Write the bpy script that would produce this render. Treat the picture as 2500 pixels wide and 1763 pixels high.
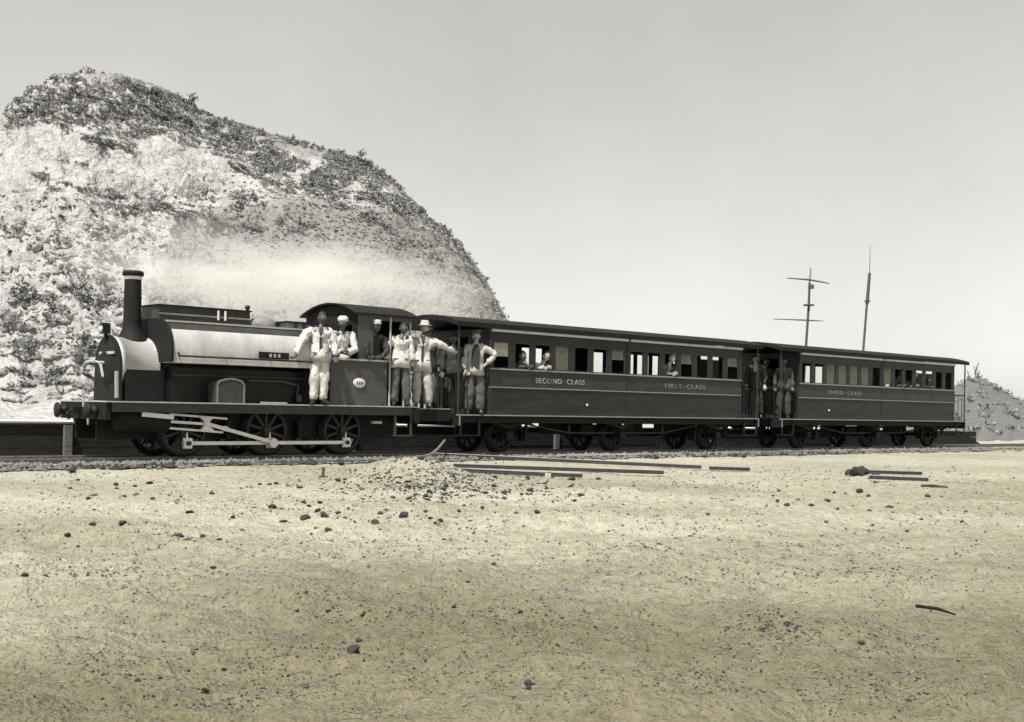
import bpy, math, random
import numpy as np
from mathutils import Vector, Matrix

random.seed(7)
RNG = np.random.default_rng(7)
SC = bpy.context.scene
COL = SC.collection
for o in list(bpy.data.objects):
    bpy.data.objects.remove(o)

# ------------------------------------------------------------------ camera, sky, sun, exposure
CAM_Z = 0.93
ROLL = math.atan(0.018)
cd = bpy.data.cameras.new('camera')
cam = bpy.data.objects.new('camera', cd)
COL.objects.link(cam)
cd.sensor_width = 36.0
cd.sensor_fit = 'HORIZONTAL'
cd.lens = 36.0 * 3000 / 2500
cd.shift_y = (999 - 881.5) / 2500
cd.clip_start = 0.1
cd.clip_end = 9000
cam.matrix_world = Matrix.Translation((0, 0, CAM_Z)) @ Matrix.Rotation(math.radians(90), 4, 'X') @ Matrix.Rotation(ROLL, 4, 'Z')
SC.camera = cam

SUN_EL, SUN_AZ = math.radians(61), math.radians(206)      # azimuth clockwise from +Y: sun behind the camera, a little left
world = bpy.data.worlds.new('World')
SC.world = world
world.use_nodes = True
wn = world.node_tree
wn.nodes.clear()
w_out = wn.nodes.new('ShaderNodeOutputWorld')
w_bg = wn.nodes.new('ShaderNodeBackground')
w_sky = wn.nodes.new('ShaderNodeTexSky')
w_sky.sky_type = 'NISHITA'
w_sky.sun_disc = False
w_sky.sun_elevation = SUN_EL
w_sky.sun_rotation = SUN_AZ
w_sky.dust_density = 1.0
w_sky.air_density = 1.0
w_sky.ozone_density = 1.0
w_hs = wn.nodes.new('ShaderNodeRGBToBW')             # the photograph is monochrome
w_tint = wn.nodes.new('ShaderNodeMix')
w_tint.data_type = 'RGBA'
w_tint.blend_type = 'MULTIPLY'
w_tint.inputs[0].default_value = 1.0
w_tint.inputs[7].default_value = (1.0, 0.99, 0.94, 1)
w_bg.inputs['Strength'].default_value = 0.12
wn.links.new(w_sky.outputs[0], w_hs.inputs[0])
w_gm = wn.nodes.new('ShaderNodeMath')                # flatter tone of an old plate: whole sky, one curve
w_gm.operation = 'POWER'
w_gm.inputs[1].default_value = 0.55
wn.links.new(w_hs.outputs[0], w_gm.inputs[0])
w_sc = wn.nodes.new('ShaderNodeMath')
w_sc.operation = 'MULTIPLY'
w_sc.inputs[1].default_value = 2.06
wn.links.new(w_gm.outputs[0], w_sc.inputs[0])
w_tc = wn.nodes.new('ShaderNodeTexCoord')
w_nz = wn.nodes.new('ShaderNodeTexNoise')            # thin uneven high haze
w_nz.inputs['Scale'].default_value = 2.6
w_nz.inputs['Detail'].default_value = 7
w_nz.inputs['Roughness'].default_value = 0.6
wn.links.new(w_tc.outputs['Generated'], w_nz.inputs['Vector'])
w_mr = wn.nodes.new('ShaderNodeMapRange')
w_mr.inputs['From Min'].default_value = 0.3
w_mr.inputs['From Max'].default_value = 0.7
w_mr.inputs['To Min'].default_value = 0.92
w_mr.inputs['To Max'].default_value = 1.08
wn.links.new(w_nz.outputs['Fac'], w_mr.inputs[0])
w_mm = wn.nodes.new('ShaderNodeMath')
w_mm.operation = 'MULTIPLY'
wn.links.new(w_sc.outputs[0], w_mm.inputs[0])
wn.links.new(w_mr.outputs[0], w_mm.inputs[1])
wn.links.new(w_mm.outputs[0], w_tint.inputs[6])
wn.links.new(w_tint.outputs[2], w_bg.inputs['Color'])
wn.links.new(w_bg.outputs[0], w_out.inputs['Surface'])

sl = bpy.data.lights.new('sun', 'SUN')
sl.energy = 4.7
sl.angle = math.radians(0.5)
sl.color = (1.0, 0.97, 0.92)
sun = bpy.data.objects.new('sun', sl)
COL.objects.link(sun)
sdir = Vector((math.sin(SUN_AZ) * math.cos(SUN_EL), math.cos(SUN_AZ) * math.cos(SUN_EL), math.sin(SUN_EL)))
sun.rotation_euler = (-sdir).to_track_quat('-Z', 'Y').to_euler()
sun.location = sdir * 60
SC.view_settings.view_transform = 'Standard'
SC.view_settings.look = 'None'
SC.view_settings.gamma = 1.0
SC.view_settings.use_curve_mapping = False
SC.view_settings.exposure = 0.5
SC.cycles.volume_bounces = 4

# ------------------------------------------------------------------ places: train line, pixel helpers
F = 3000.0
TH = math.atan2(3000, 3255)
D2 = np.array([math.cos(TH), math.sin(TH)])               # along the train, towards its tail
N2 = np.array([-D2[1], D2[0]])                            # away from the camera
P0 = np.array([-4.871, 21.49])


def train_xy(t, w):
    return P0 + D2 * t + N2 * w


def col_uv(x, y):
    a, b = x - 1250.0, y - 999.0
    return a * math.cos(ROLL) + b * math.sin(ROLL), a * math.sin(ROLL) - b * math.cos(ROLL)


def at_depth(x, y, Y):
    u, v = col_uv(x, y)
    return np.array([u / F * Y, Y, CAM_Z + v / F * Y])


def on_train(x, y, w=0.0):
    """(t, z) where the sight line of a measured point meets the upright plane w of the train."""
    u, v = col_uv(x, y)
    r = u / F
    b = P0 + N2 * w
    A = np.array([[r, -D2[0]], [1.0, -D2[1]]])
    Y, t = np.linalg.solve(A, b)
    return t, CAM_Z + v / F * Y


# ------------------------------------------------------------------ numpy noise
_P = RNG.random((256, 256))


def vnoise(x, y):
    x = np.asarray(x, float)
    y = np.asarray(y, float)
    xi = np.floor(x).astype(int)
    yi = np.floor(y).astype(int)
    fx, fy = x - xi, y - yi
    fx = fx * fx * (3 - 2 * fx)
    fy = fy * fy * (3 - 2 * fy)
    a = _P[xi & 255, yi & 255]
    b = _P[(xi + 1) & 255, yi & 255]
    c = _P[xi & 255, (yi + 1) & 255]
    d = _P[(xi + 1) & 255, (yi + 1) & 255]
    return (a * (1 - fx) + b * fx) * (1 - fy) + (c * (1 - fx) + d * fx) * fy


def fbm(x, y, oct=4, f=1.0):
    s, a, t = 0, 0.5, 0
    for k in range(oct):
        s = s + a * vnoise(np.asarray(x) * f + 17.3 * k, np.asarray(y) * f + 9.1 * k)
        t += a
        a *= 0.5
        f *= 2.03
    return s / t


def ground_z(X, Y, fine=True):
    X = np.asarray(X, float)
    Y = np.asarray(Y, float)
    w = (X - P0[0]) * N2[0] + (Y - P0[1]) * N2[1]
    t = (X - P0[0]) * D2[0] + (Y - P0[1]) * D2[1]
    near = np.clip(-w - 0.5, 0, 40)
    z = -0.09 - 0.028 * np.minimum(near, 26)
    z = z - 0.05 * np.exp(-((w + 0.45) / 0.35) ** 2)
    hx, hy = HEAP
    r2 = ((X - hx) * 0.95 + (Y - hy) * 0.2) ** 2 / 0.95 ** 2 + ((Y - hy)) ** 2 / 1.5 ** 2
    z = z + 0.34 * np.exp(-r2 * 1.2) * (w < -0.4)
    fade = np.clip((np.abs(w + 8) - 60) / 60, 0, 1)
    amp = (np.clip((-w - 0.6) / 2.0, 0.0, 0.3) + np.clip((-w - 5.5) / 3.0, 0, 0.7)) * (1 - fade)
    z = z + amp * ((fbm(X + 50, Y + 50, 3, 0.35) - 0.5) * 0.16 + (fbm(X * 0.22 + Y * 0.06 + 31, Y * 1.1 + 7, 3, 1.0) - 0.5) * 0.13)
    if fine:
        z = z + amp * ((fbm(X * 1.0 + 90, Y + 10, 3, 1.9) - 0.5) * 0.16 + (0.5 - np.abs(fbm(X * 0.7 + 5, Y + 70, 3, 5.0) - 0.5) * 2) * 0.085)
    return z


_h = at_depth(1008, 1150, 19.0)
HEAP = (_h[0], _h[1])


def on_ground(x, y):
    """Point of the ground seen at a measured position."""
    u, v = col_uv(x, y)
    Y = 18.0
    for k in range(14):
        z = float(ground_z(u / F * Y, Y, False))
        Y2 = F * (z - CAM_Z) / v
        Y = 0.5 * Y + 0.5 * min(max(Y2, 3), 80)
    return np.array([u / F * Y, Y, float(ground_z(u / F * Y, Y))])


# ------------------------------------------------------------------ materials
def new_mat(name):
    m = bpy.data.materials.new(name)
    m.use_nodes = True
    nt = m.node_tree
    b = nt.nodes['Principled BSDF']
    return m, nt, b


def mat(name, c0, c1=None, rough=0.7, scale=6.0, metal=0.0, bump=0.0, bscale=None, detail=6.0, spec=None, coords='Object', stretch=None):
    """Two-tone noise colour with optional fine relief."""
    m, nt, b = new_mat(name)
    b.inputs['Roughness'].default_value = rough
    b.inputs['Metallic'].default_value = metal
    if spec is not None:
        b.inputs['Specular IOR Level'].default_value = spec
    c1 = c1 or c0
    tc = nt.nodes.new('ShaderNodeTexCoord')
    src = tc.outputs[coords]
    if stretch:
        mp = nt.nodes.new('ShaderNodeMapping')
        mp.inputs['Scale'].default_value = stretch
        nt.links.new(src, mp.inputs[0])
        src = mp.outputs[0]
    n = nt.nodes.new('ShaderNodeTexNoise')
    n.inputs['Scale'].default_value = scale
    n.inputs['Detail'].default_value = detail
    n.inputs['Roughness'].default_value = 0.65
    nt.links.new(src, n.inputs['Vector'])
    r = nt.nodes.new('ShaderNodeValToRGB')
    r.color_ramp.elements[0].position = 0.32
    r.color_ramp.elements[1].position = 0.68
    r.color_ramp.elements[0].color = (*c0, 1)
    r.color_ramp.elements[1].color = (*c1, 1)
    nt.links.new(n.outputs['Fac'], r.inputs[0])
    nt.links.new(r.outputs[0], b.inputs['Base Color'])
    rr = nt.nodes.new('ShaderNodeMapRange')
    rr.inputs['To Min'].default_value = max(0.03, rough - 0.12)
    rr.inputs['To Max'].default_value = min(1, rough + 0.12)
    nt.links.new(n.outputs['Fac'], rr.inputs[0])
    nt.links.new(rr.outputs[0], b.inputs['Roughness'])
    if bump:
        n2 = nt.nodes.new('ShaderNodeTexNoise')
        n2.inputs['Scale'].default_value = bscale or scale * 4
        n2.inputs['Detail'].default_value = 8
        nt.links.new(src, n2.inputs['Vector'])
        bp = nt.nodes.new('ShaderNodeBump')
        bp.inputs['Strength'].default_value = bump
        bp.inputs['Distance'].default_value = 0.05
        nt.links.new(n2.outputs['Fac'], bp.inputs['Height'])
        nt.links.new(bp.outputs[0], b.inputs['Normal'])
    return m


def warm(v, k=1.0):
    return (v, v * (1 - 0.012 * k), v * (1 - 0.05 * k))


M = {}
M['black'] = mat('black_paint', warm(.006), warm(.012), 0.42, 5, spec=0.22)
M['soot'] = mat('soot_black', warm(.008), warm(.016), 0.75, 9, bump=0.15, spec=0.22)
M['loco'] = mat('locomotive_paint', warm(.028), warm(.048), 0.36, 3, spec=0.22)
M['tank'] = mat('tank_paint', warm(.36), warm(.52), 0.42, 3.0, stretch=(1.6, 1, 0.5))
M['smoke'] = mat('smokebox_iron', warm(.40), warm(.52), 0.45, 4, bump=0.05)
M['cabp'] = mat('cab_paint', warm(.055), warm(.085), 0.4, 2.5, spec=0.3)
M['frame'] = mat('frame_iron', warm(.008), warm(.018), 0.6, 6, bump=0.1, spec=0.22)
M['plate'] = mat('footplate_iron', warm(0.30), warm(0.45), 0.55, 8, bump=0.1)
M['valance'] = mat('valance_paint', warm(.038), warm(.06), 0.5, 6, spec=0.22)
M['steel'] = mat('bright_steel', warm(0.62), warm(0.78), 0.36, 9, metal=0.55)
M['brass'] = mat('polished_metal', warm(0.62), warm(0.75), 0.35, 9, metal=0.3)
M['coach'] = mat('coach_varnish', warm(.026), warm(.056), 0.42, 2.2, stretch=(0.5, 1, 3), spec=0.22)
M['coachd'] = mat('coach_dark_panel', warm(.016), warm(.036), 0.42, 2.2, stretch=(0.5, 1, 3), spec=0.22)
M['mould'] = mat('coach_moulding', warm(.20), warm(.30), 0.5, 7)
M['cornice'] = mat('coach_cornice', warm(.13), warm(.22), 0.6, 5)
M['letterd'] = mat('faded_lettering', warm(.16), warm(.24), 0.6, 20)
M['corn2'] = mat('coach_cornice', warm(.24), warm(.34), 0.6, 5)
M['roof'] = mat('roof_canvas', warm(.008), warm(.016), 0.8, 4, spec=0.22)
M['inside'] = mat('carriage_inside', warm(.012), warm(.022), 0.7, 3, spec=0.22)
M['wood'] = mat('seat_wood', warm(0.08), warm(0.14), 0.6, 5, stretch=(1, 6, 6))
M['blind'] = mat('blind_cloth', warm(.16), warm(.24), 0.9, 8)
M['letter'] = mat('pale_lettering', warm(.30), warm(.40), 0.5, 20)
M['rail'] = mat('rail_steel', warm(0.10), warm(0.22), 0.5, 10, metal=0.3, bump=0.1)
M['oldrail'] = mat('rusted_rail', warm(0.022), warm(0.05), 0.85, 10, bump=0.3)
M['sleeper'] = mat('sleeper_wood', warm(0.08), warm(0.17), 0.9, 4, bump=0.3, stretch=(1, 8, 8))
M['plank'] = mat('platform_timber', warm(.012), warm(.03), 0.9, 3, bump=0.2, stretch=(1, 6, 6), spec=0.22)
M['paleplank'] = mat('pale_timber', warm(.26), warm(.34), 0.9, 3, bump=0.2)
M['ptop'] = mat('platform_gravel', warm(0.52), warm(0.62), 0.95, 2, bump=0.3, bscale=25)
M['stone_d'] = mat('dark_stone', warm(.014, 2.5), warm(.05, 2.5), 0.9, 5, bump=0.4)
M['clod'] = mat('earth_clod', warm(.10, 3), warm(.20, 3), 0.95, 5, coords='Generated')
M['stone_m'] = mat('grey_stone', warm(.07, 1.4), warm(.16, 1.4), 0.9, 5, bump=0.4)
M['stone_l'] = mat('pale_rock', warm(.20), warm(.36), 0.9, 2.5, bump=0.5)
M['ballast'] = mat('ballast_stone', warm(.03, 1.3), warm(.24, 1.3), 0.9, 9, coords='Generated')
M['leaf_d'] = mat('dark_scrub', warm(.12), warm(.18), 0.8, 3)
M['leaf_m'] = mat('grey_scrub', warm(.17), warm(.26), 0.8, 3)
M['twig'] = mat('twig_wood', warm(0.05), warm(0.09), 0.9, 6)
M['ship'] = mat('ship_spar', warm(0.05), warm(0.09), 0.7, 3)
M['hull'] = mat('ship_hull', warm(0.03), warm(0.06), 0.6, 1)
M['skin_d'] = mat('dark_skin', warm(.06, 2), warm(.085, 2), 0.5, 20)
M['skin_l'] = mat('pale_skin', warm(0.30, 2), warm(0.40, 2), 0.5, 20)
M['white'] = mat('white_cotton', warm(.46), warm(.66), 0.9, 12, bump=0.2)
M['cream'] = mat('cream_cloth', warm(.34), warm(.46), 0.9, 12, bump=0.2)
M['darkcl'] = mat('dark_cloth', warm(0.020), warm(0.040), 0.9, 14, bump=0.2)
M['greycl'] = mat('grey_cloth', warm(0.075), warm(0.12), 0.9, 14, bump=0.2)
M['browncl'] = mat('brown_cloth', warm(.04, 2), warm(.065, 2), 0.9, 14, bump=0.2)
M['leather'] = mat('boot_leather', warm(.012), warm(.02), 0.85, 14, spec=0.2)
M['paleshoe'] = mat('pale_canvas_shoe', warm(0.5), warm(0.6), 0.8, 14)
M['hair'] = mat('dark_hair', warm(0.010), warm(0.018), 0.7, 30)
M['eye'] = mat('eye_white', warm(0.5), warm(0.6), 0.4, 30)

m, nt, b = new_mat('window_glass')
b.inputs['Base Color'].default_value = (0.9, 0.9, 0.86, 1)
b.inputs['Roughness'].default_value = 0.03
b.inputs['Transmission Weight'].default_value = 1.0
b.inputs['IOR'].default_value = 1.03
M['glass'] = m
m, nt, b = new_mat('harbour_water')
b.inputs['Base Color'].default_value = (0.10, 0.11, 0.10, 1)
b.inputs['Roughness'].default_value = 0.15
M['water'] = m

# ground: sand with darker gravelly patches; tonal falloff towards the camera painted into the colour
m, nt, b = new_mat('sandy_ground')
b.inputs['Roughness'].default_value = 0.95
tc = nt.nodes.new('ShaderNodeTexCoord')
n1 = nt.nodes.new('ShaderNodeTexNoise')
n1.inputs['Scale'].default_value = 0.22
n1.inputs['Detail'].default_value = 7
n1.inputs['Roughness'].default_value = 0.6
mp = nt.nodes.new('ShaderNodeMapping')
mp.inputs['Scale'].default_value = (0.55, 1.3, 1)
nt.links.new(tc.outputs['Object'], mp.inputs[0])
nt.links.new(mp.outputs[0], n1.inputs['Vector'])
r1 = nt.nodes.new('ShaderNodeValToRGB')
r1.color_ramp.elements[0].position = 0.36
r1.color_ramp.elements[0].color = (0.33, 0.315, 0.235, 1)
r1.color_ramp.elements[1].position = 0.62
r1.color_ramp.elements[1].color = (0.48, 0.465, 0.37, 1)
nt.links.new(n1.outputs['Fac'], r1.inputs[0])
n2 = nt.nodes.new('ShaderNodeTexNoise')
n2.inputs['Scale'].default_value = 9
n2.inputs['Detail'].default_value = 9
n2.inputs['Roughness'].default_value = 0.75
nt.links.new(tc.outputs['Object'], n2.inputs['Vector'])
r2 = nt.nodes.new('ShaderNodeValToRGB')
r2.color_ramp.elements[0].position = 0.3
r2.color_ramp.elements[0].color = (0.55, 0.53, 0.5, 1)
r2.color_ramp.elements[1].position = 0.58
r2.color_ramp.elements[1].color = (1, 1, 1, 1)
nt.links.new(n2.outputs['Fac'], r2.inputs[0])
mx = nt.nodes.new('ShaderNodeMix')
mx.data_type = 'RGBA'
mx.blend_type = 'MULTIPLY'
mx.inputs[0].default_value = 1.0
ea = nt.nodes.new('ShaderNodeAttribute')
ea.attribute_name = 'earth'  # mask of the painted darkening towards the camera
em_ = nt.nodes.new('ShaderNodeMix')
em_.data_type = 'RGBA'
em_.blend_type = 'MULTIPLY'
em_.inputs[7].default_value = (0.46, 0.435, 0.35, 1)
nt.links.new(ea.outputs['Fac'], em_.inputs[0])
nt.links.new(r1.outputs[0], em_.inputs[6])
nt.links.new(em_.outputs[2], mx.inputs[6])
nt.links.new(r2.outputs[0], mx.inputs[7])
nt.links.new(mx.outputs[2], b.inputs['Base Color'])
n3 = nt.nodes.new('ShaderNodeTexNoise')
n3.inputs['Scale'].default_value = 30
n3.inputs['Detail'].default_value = 10
nt.links.new(tc.outputs['Object'], n3.inputs['Vector'])
bp = nt.nodes.new('ShaderNodeBump')
bp.inputs['Strength'].default_value = 1.0
bp.inputs['Distance'].default_value = 0.065
nt.links.new(n3.outputs['Fac'], bp.inputs['Height'])
nt.links.new(bp.outputs[0], b.inputs['Normal'])
M['ground'] = m

# hillside: pale broken soil, greyer smooth spill on the nose (attribute 'soil')
m, nt, b = new_mat('hillside_soil')
b.inputs['Roughness'].default_value = 0.95
tc = nt.nodes.new('ShaderNodeTexCoord')
n1 = nt.nodes.new('ShaderNodeTexNoise')
n1.inputs['Scale'].default_value = 0.8
n1.inputs['Detail'].default_value = 10
n1.inputs['Roughness'].default_value = 0.75
nt.links.new(tc.outputs['Object'], n1.inputs['Vector'])
r1 = nt.nodes.new('ShaderNodeValToRGB')
r1.color_ramp.elements[0].position = 0.36
r1.color_ramp.elements[0].color = (*warm(0.26), 1)
r1.color_ramp.elements[1].position = 0.56
r1.color_ramp.elements[1].color = (*warm(0.44), 1)
nt.links.new(n1.outputs['Fac'], r1.inputs[0])
r2 = nt.nodes.new('ShaderNodeValToRGB')
r2.color_ramp.elements[0].position = 0.3
r2.color_ramp.elements[0].color = (*warm(0.17, 1.6), 1)
r2.color_ramp.elements[1].position = 0.7
r2.color_ramp.elements[1].color = (*warm(0.27, 1.6), 1)
nt.links.new(n1.outputs['Fac'], r2.inputs[0])
at = nt.nodes.new('ShaderNodeAttribute')
at.attribute_name = 'soil'
mx = nt.nodes.new('ShaderNodeMix')
mx.data_type = 'RGBA'
nt.links.new(at.outputs['Fac'], mx.inputs[0])
nt.links.new(r1.outputs[0], mx.inputs[6])
nt.links.new(r2.outputs[0], mx.inputs[7])
r3 = nt.nodes.new('ShaderNodeValToRGB')
r3.color_ramp.elements[0].position = 0.36
r3.color_ramp.elements[0].color = (*warm(0.09), 1)
r3.color_ramp.elements[1].position = 0.66
r3.color_ramp.elements[1].color = (*warm(0.22), 1)
n4 = nt.nodes.new('ShaderNodeTexNoise')
n4.inputs['Scale'].default_value = 1.6
n4.inputs['Detail'].default_value = 10
n4.inputs['Roughness'].default_value = 0.8
nt.links.new(tc.outputs['Object'], n4.inputs['Vector'])
nt.links.new(n4.outputs['Fac'], r3.inputs[0])
nt.links.new(n4.outputs['Fac'], r2.inputs[0])
at2 = nt.nodes.new('ShaderNodeAttribute')
at2.attribute_name = 'turf'
mx2 = nt.nodes.new('ShaderNodeMix')
mx2.data_type = 'RGBA'
nt.links.new(at2.outputs['Fac'], mx2.inputs[0])
nt.links.new(mx.outputs[2], mx2.inputs[6])
nt.links.new(r3.outputs[0], mx2.inputs[7])
nt.links.new(mx2.outputs[2], b.inputs['Base Color'])
n3 = nt.nodes.new('ShaderNodeTexNoise')
n3.inputs['Scale'].default_value = 3.5
n3.inputs['Detail'].default_value = 10
nt.links.new(tc.outputs['Object'], n3.inputs['Vector'])
bp = nt.nodes.new('ShaderNodeBump')
bp.inputs['Strength'].default_value = 1.0
bp.inputs['Distance'].default_value = 0.45
nt.links.new(n3.outputs['Fac'], bp.inputs['Height'])
nt.links.new(bp.outputs[0], b.inputs['Normal'])
M['hill'] = m


# ------------------------------------------------------------------ mesh builder
class MB:
    def __init__(s):
        s.v, s.f, s.sm = [], [], []

    def add(s, vs, fs, smooth=False):
        o = len(s.v)
        s.v += [tuple(p) for p in vs]
        s.f += [tuple(i + o for i in q) for q in fs]
        s.sm += [smooth] * len(fs)
        return s

    def box(s, x0, x1, y0, y1, z0, z1):
        vs = [(x, y, z) for z in (z0, z1) for y in (y0, y1) for x in (x0, x1)]
        return s.add(vs, [(0, 2, 3, 1), (4, 5, 7, 6), (0, 1, 5, 4), (2, 6, 7, 3), (0, 4, 6, 2), (1, 3, 7, 5)])

    def bar(s, p0, p1, wid, hei, up=(0, 0, 1)):
        """Square bar from p0 to p1."""
        p0, p1 = Vector(p0), Vector(p1)
        a = (p1 - p0).normalized()
        u = Vector(up)
        if abs(a.dot(u)) > 0.95:
            u = Vector((1, 0, 0))
        c = a.cross(u).normalized() * wid / 2
        u = c.cross(a).normalized() * hei / 2
        vs = [p + c * i + u * j for p in (p0, p1) for j in (-1, 1) for i in (-1, 1)]
        return s.add(vs, [(0, 1, 3, 2), (4, 6, 7, 5), (0, 4, 5, 1), (2, 3, 7, 6), (0, 2, 6, 4), (1, 5, 7, 3)])

    def cyl(s, p0, p1, r0, r1=None, n=16, cap=True):
        r1 = r0 if r1 is None else r1
        p0, p1 = Vector(p0), Vector(p1)
        a = (p1 - p0).normalized()
        u = Vector((0, 0, 1)) if abs(a.z) < 0.9 else Vector((1, 0, 0))
        e = a.cross(u).normalized()
        g = a.cross(e)
        vs = []
        for p, r in ((p0, r0), (p1, r1)):
            vs += [p + (e * math.cos(2 * math.pi * k / n) + g * math.sin(2 * math.pi * k / n)) * r for k in range(n)]
        s.add(vs, [(k, (k + 1) % n, n + (k + 1) % n, n + k) for k in range(n)], True)
        if cap:
            s.add(vs, [tuple(range(n))[::-1], tuple(range(n, 2 * n))])
        return s

    def tube(s, pts, r, n=8):
        for i in range(len(pts) - 1):
            s.cyl(pts[i], pts[i + 1], r, r, n)
        return s

    def lathe(s, prof, axis='z', c=(0, 0, 0), n=24):
        """prof: (radius, height) pairs turned round an axis through c."""
        vs, fs = [], []
        for r, h in prof:
            for k in range(n):
                a = 2 * math.pi * k / n
                x, y = r * math.cos(a), r * math.sin(a)
                q = {'z': (x, y, h), 'y': (x, h, y), 'x': (h, x, y)}[axis]
                vs.append((c[0] + q[0], c[1] + q[1], c[2] + q[2]))
        for i in range(len(prof) - 1):
            for k in range(n):
                fs.append((i * n + k, i * n + (k + 1) % n, (i + 1) * n + (k + 1) % n, (i + 1) * n + k))
        return s.add(vs, fs, True)

    def prism(s, poly, x0, x1, axis='x'):
        """poly of (y, z) extruded along x (axis x) or (x, z) along y (axis y)."""
        n = len(poly)
        mk = (lambda q, e: (e, q[0], q[1])) if axis == 'x' else ((lambda q, e: (q[0], e, q[1])) if axis == 'y' else (lambda q, e: (q[0], q[1], e)))
        vs = [mk(q, x0) for q in poly] + [mk(q, x1) for q in poly]
        fs = [tuple(range(n)), tuple(range(n, 2 * n))[::-1]]
        fs += [(k, n + k, n + (k + 1) % n, (k + 1) % n) for k in range(n)]
        return s.add(vs, fs)

    def ball(s, c, rx, ry=None, rz=None, nu=10, nv=7):
        ry = ry or rx
        rz = rz or rx
        vs = [(c[0], c[1], c[2] + rz)]
        for i in range(1, nv):
            a = math.pi * i / nv
            for k in range(nu):
                p = 2 * math.pi * k / nu
                vs.append((c[0] + rx * math.sin(a) * math.cos(p), c[1] + ry * math.sin(a) * math.sin(p), c[2] + rz * math.cos(a)))
        vs.append((c[0], c[1], c[2] - rz))
        fs = [(0, 1 + k, 1 + (k + 1) % nu) for k in range(nu)]
        for i in range(nv - 2):
            for k in range(nu):
                a, b2 = 1 + i * nu + k, 1 + i * nu + (k + 1) % nu
                fs.append((a, a + nu, b2 + nu, b2))
        L = len(vs) - 1
        fs += [(L, 1 + (nv - 2) * nu + (k + 1) % nu, 1 + (nv - 2) * nu + k) for k in range(nu)]
        return s.add(vs, fs, True)

    def mesh(s, name, material=None):
        me = bpy.data.meshes.new(name)
        me.from_pydata(s.v, [], s.f)
        me.polygons.foreach_set('use_smooth', s.sm)
        if material is not None:
            me.materials.append(material)
        import bmesh
        bm = bmesh.new()
        bm.from_mesh(me)
        bmesh.ops.recalc_face_normals(bm, faces=bm.faces)
        bm.to_mesh(me)
        bm.free()
        return me

    def build(s, name, material, parent=None):
        o = bpy.data.objects.new(name, s.mesh(name, material))
        COL.objects.link(o)
        if parent is not None:
            o.parent = parent
        return o


def link_mesh(name, me, parent=None, loc=(0, 0, 0), rot=(0, 0, 0), scale=(1, 1, 1)):
    o = bpy.data.objects.new(name, me)
    COL.objects.link(o)
    o.location, o.rotation_euler, o.scale = loc, rot, scale
    if parent is not None:
        o.parent = parent
    return o


def tag(o, label=None, cat=None, group=None, kind=None):
    if label:
        o['label'] = label
    if cat:
        o['category'] = cat
    if group:
        o['group'] = group
    if kind:
        o['kind'] = kind
    return o


def thing(name, label, cat, loc=(0, 0, 0), rz=0.0, group=None):
    o = bpy.data.objects.new(name, None)
    o.empty_display_size = 0.3
    COL.objects.link(o)
    o.location = loc
    o.rotation_euler = (0, 0, rz)
    return tag(o, label, cat, group)


def at_train(t, w=0.0, z=0.0):
    p = train_xy(t, w)
    return (p[0], p[1], z)


def copy_tree(o, parent=None):
    c = o.copy()
    COL.objects.link(c)
    c.parent = parent
    for ch in list(o.children):
        copy_tree(ch, c)
    return c


def np_mesh(name, V, Fq, material, smooth=False):
    me = bpy.data.meshes.new(name)
    V = np.asarray(V, np.float32)
    Fq = np.asarray(Fq, np.int32)
    k = Fq.shape[1]
    me.vertices.add(len(V))
    me.vertices.foreach_set('co', V.ravel())
    me.loops.add(Fq.size)
    me.loops.foreach_set('vertex_index', Fq.ravel())
    me.polygons.add(len(Fq))
    me.polygons.foreach_set('loop_start', np.arange(0, Fq.size, k, dtype=np.int32))
    me.polygons.foreach_set('loop_total', np.full(len(Fq), k, np.int32))
    me.polygons.foreach_set('use_smooth', np.full(len(Fq), smooth))
    me.update(calc_edges=True)
    me.validate()
    me.materials.append(material)
    return me


def grid_faces(nr, nc):
    i = np.arange(nr - 1)[:, None] * nc + np.arange(nc - 1)[None, :]
    i = i.ravel()
    return np.stack([i, i + 1, i + nc + 1, i + nc], 1)


# ================================================================== SETTING
# ground: one sheet to the horizon, fine near the camera
def axis_lines(lo, hi, step, far, g=1.22):
    core = list(np.arange(lo, hi + 1e-6, step))
    a, s = [], step
    x = hi
    while x < far:
        s *= g
        x += s
        a.append(x)
    c, s = [], step
    x = lo
    while x > -far:
        s *= g
        x -= s
        c.append(x)
    return np.array(c[::-1] + core + a)


gx = axis_lines(-9, 13, 0.055, 4000)
ys = [4.2]
while ys[-1] < 27:
    ys.append(ys[-1] + max(0.028, 0.0028 * ys[-1] ** 1.15))
s_ = 0.2
while ys[-1] < 6000:
    s_ *= 1.2
    ys.append(ys[-1] + s_)
yb, s_ = [4.2], 0.1
while yb[-1] > -4000:
    s_ *= 1.35
    yb.append(yb[-1] - s_)
gy = np.array(yb[:0:-1] + ys)
GX, GY = np.meshgrid(gx, gy)
GZ = ground_z(GX, GY)
GW = (GX - P0[0]) * N2[0] + (GY - P0[1]) * N2[1]
earth = np.clip((-GW - 7.0) / 9.0 + (fbm(GX, GY * 1.6, 4, 0.16) - 0.5) * 1.6, 0, 1) * (GW < 0)  # painted exposure falloff: darker towards the camera, broken up by noise
V = np.stack([GX.ravel(), GY.ravel(), GZ.ravel()], 1)
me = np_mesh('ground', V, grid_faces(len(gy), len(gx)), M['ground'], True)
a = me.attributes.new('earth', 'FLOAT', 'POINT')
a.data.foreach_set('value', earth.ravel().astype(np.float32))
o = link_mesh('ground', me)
tag(o, kind='structure')

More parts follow.
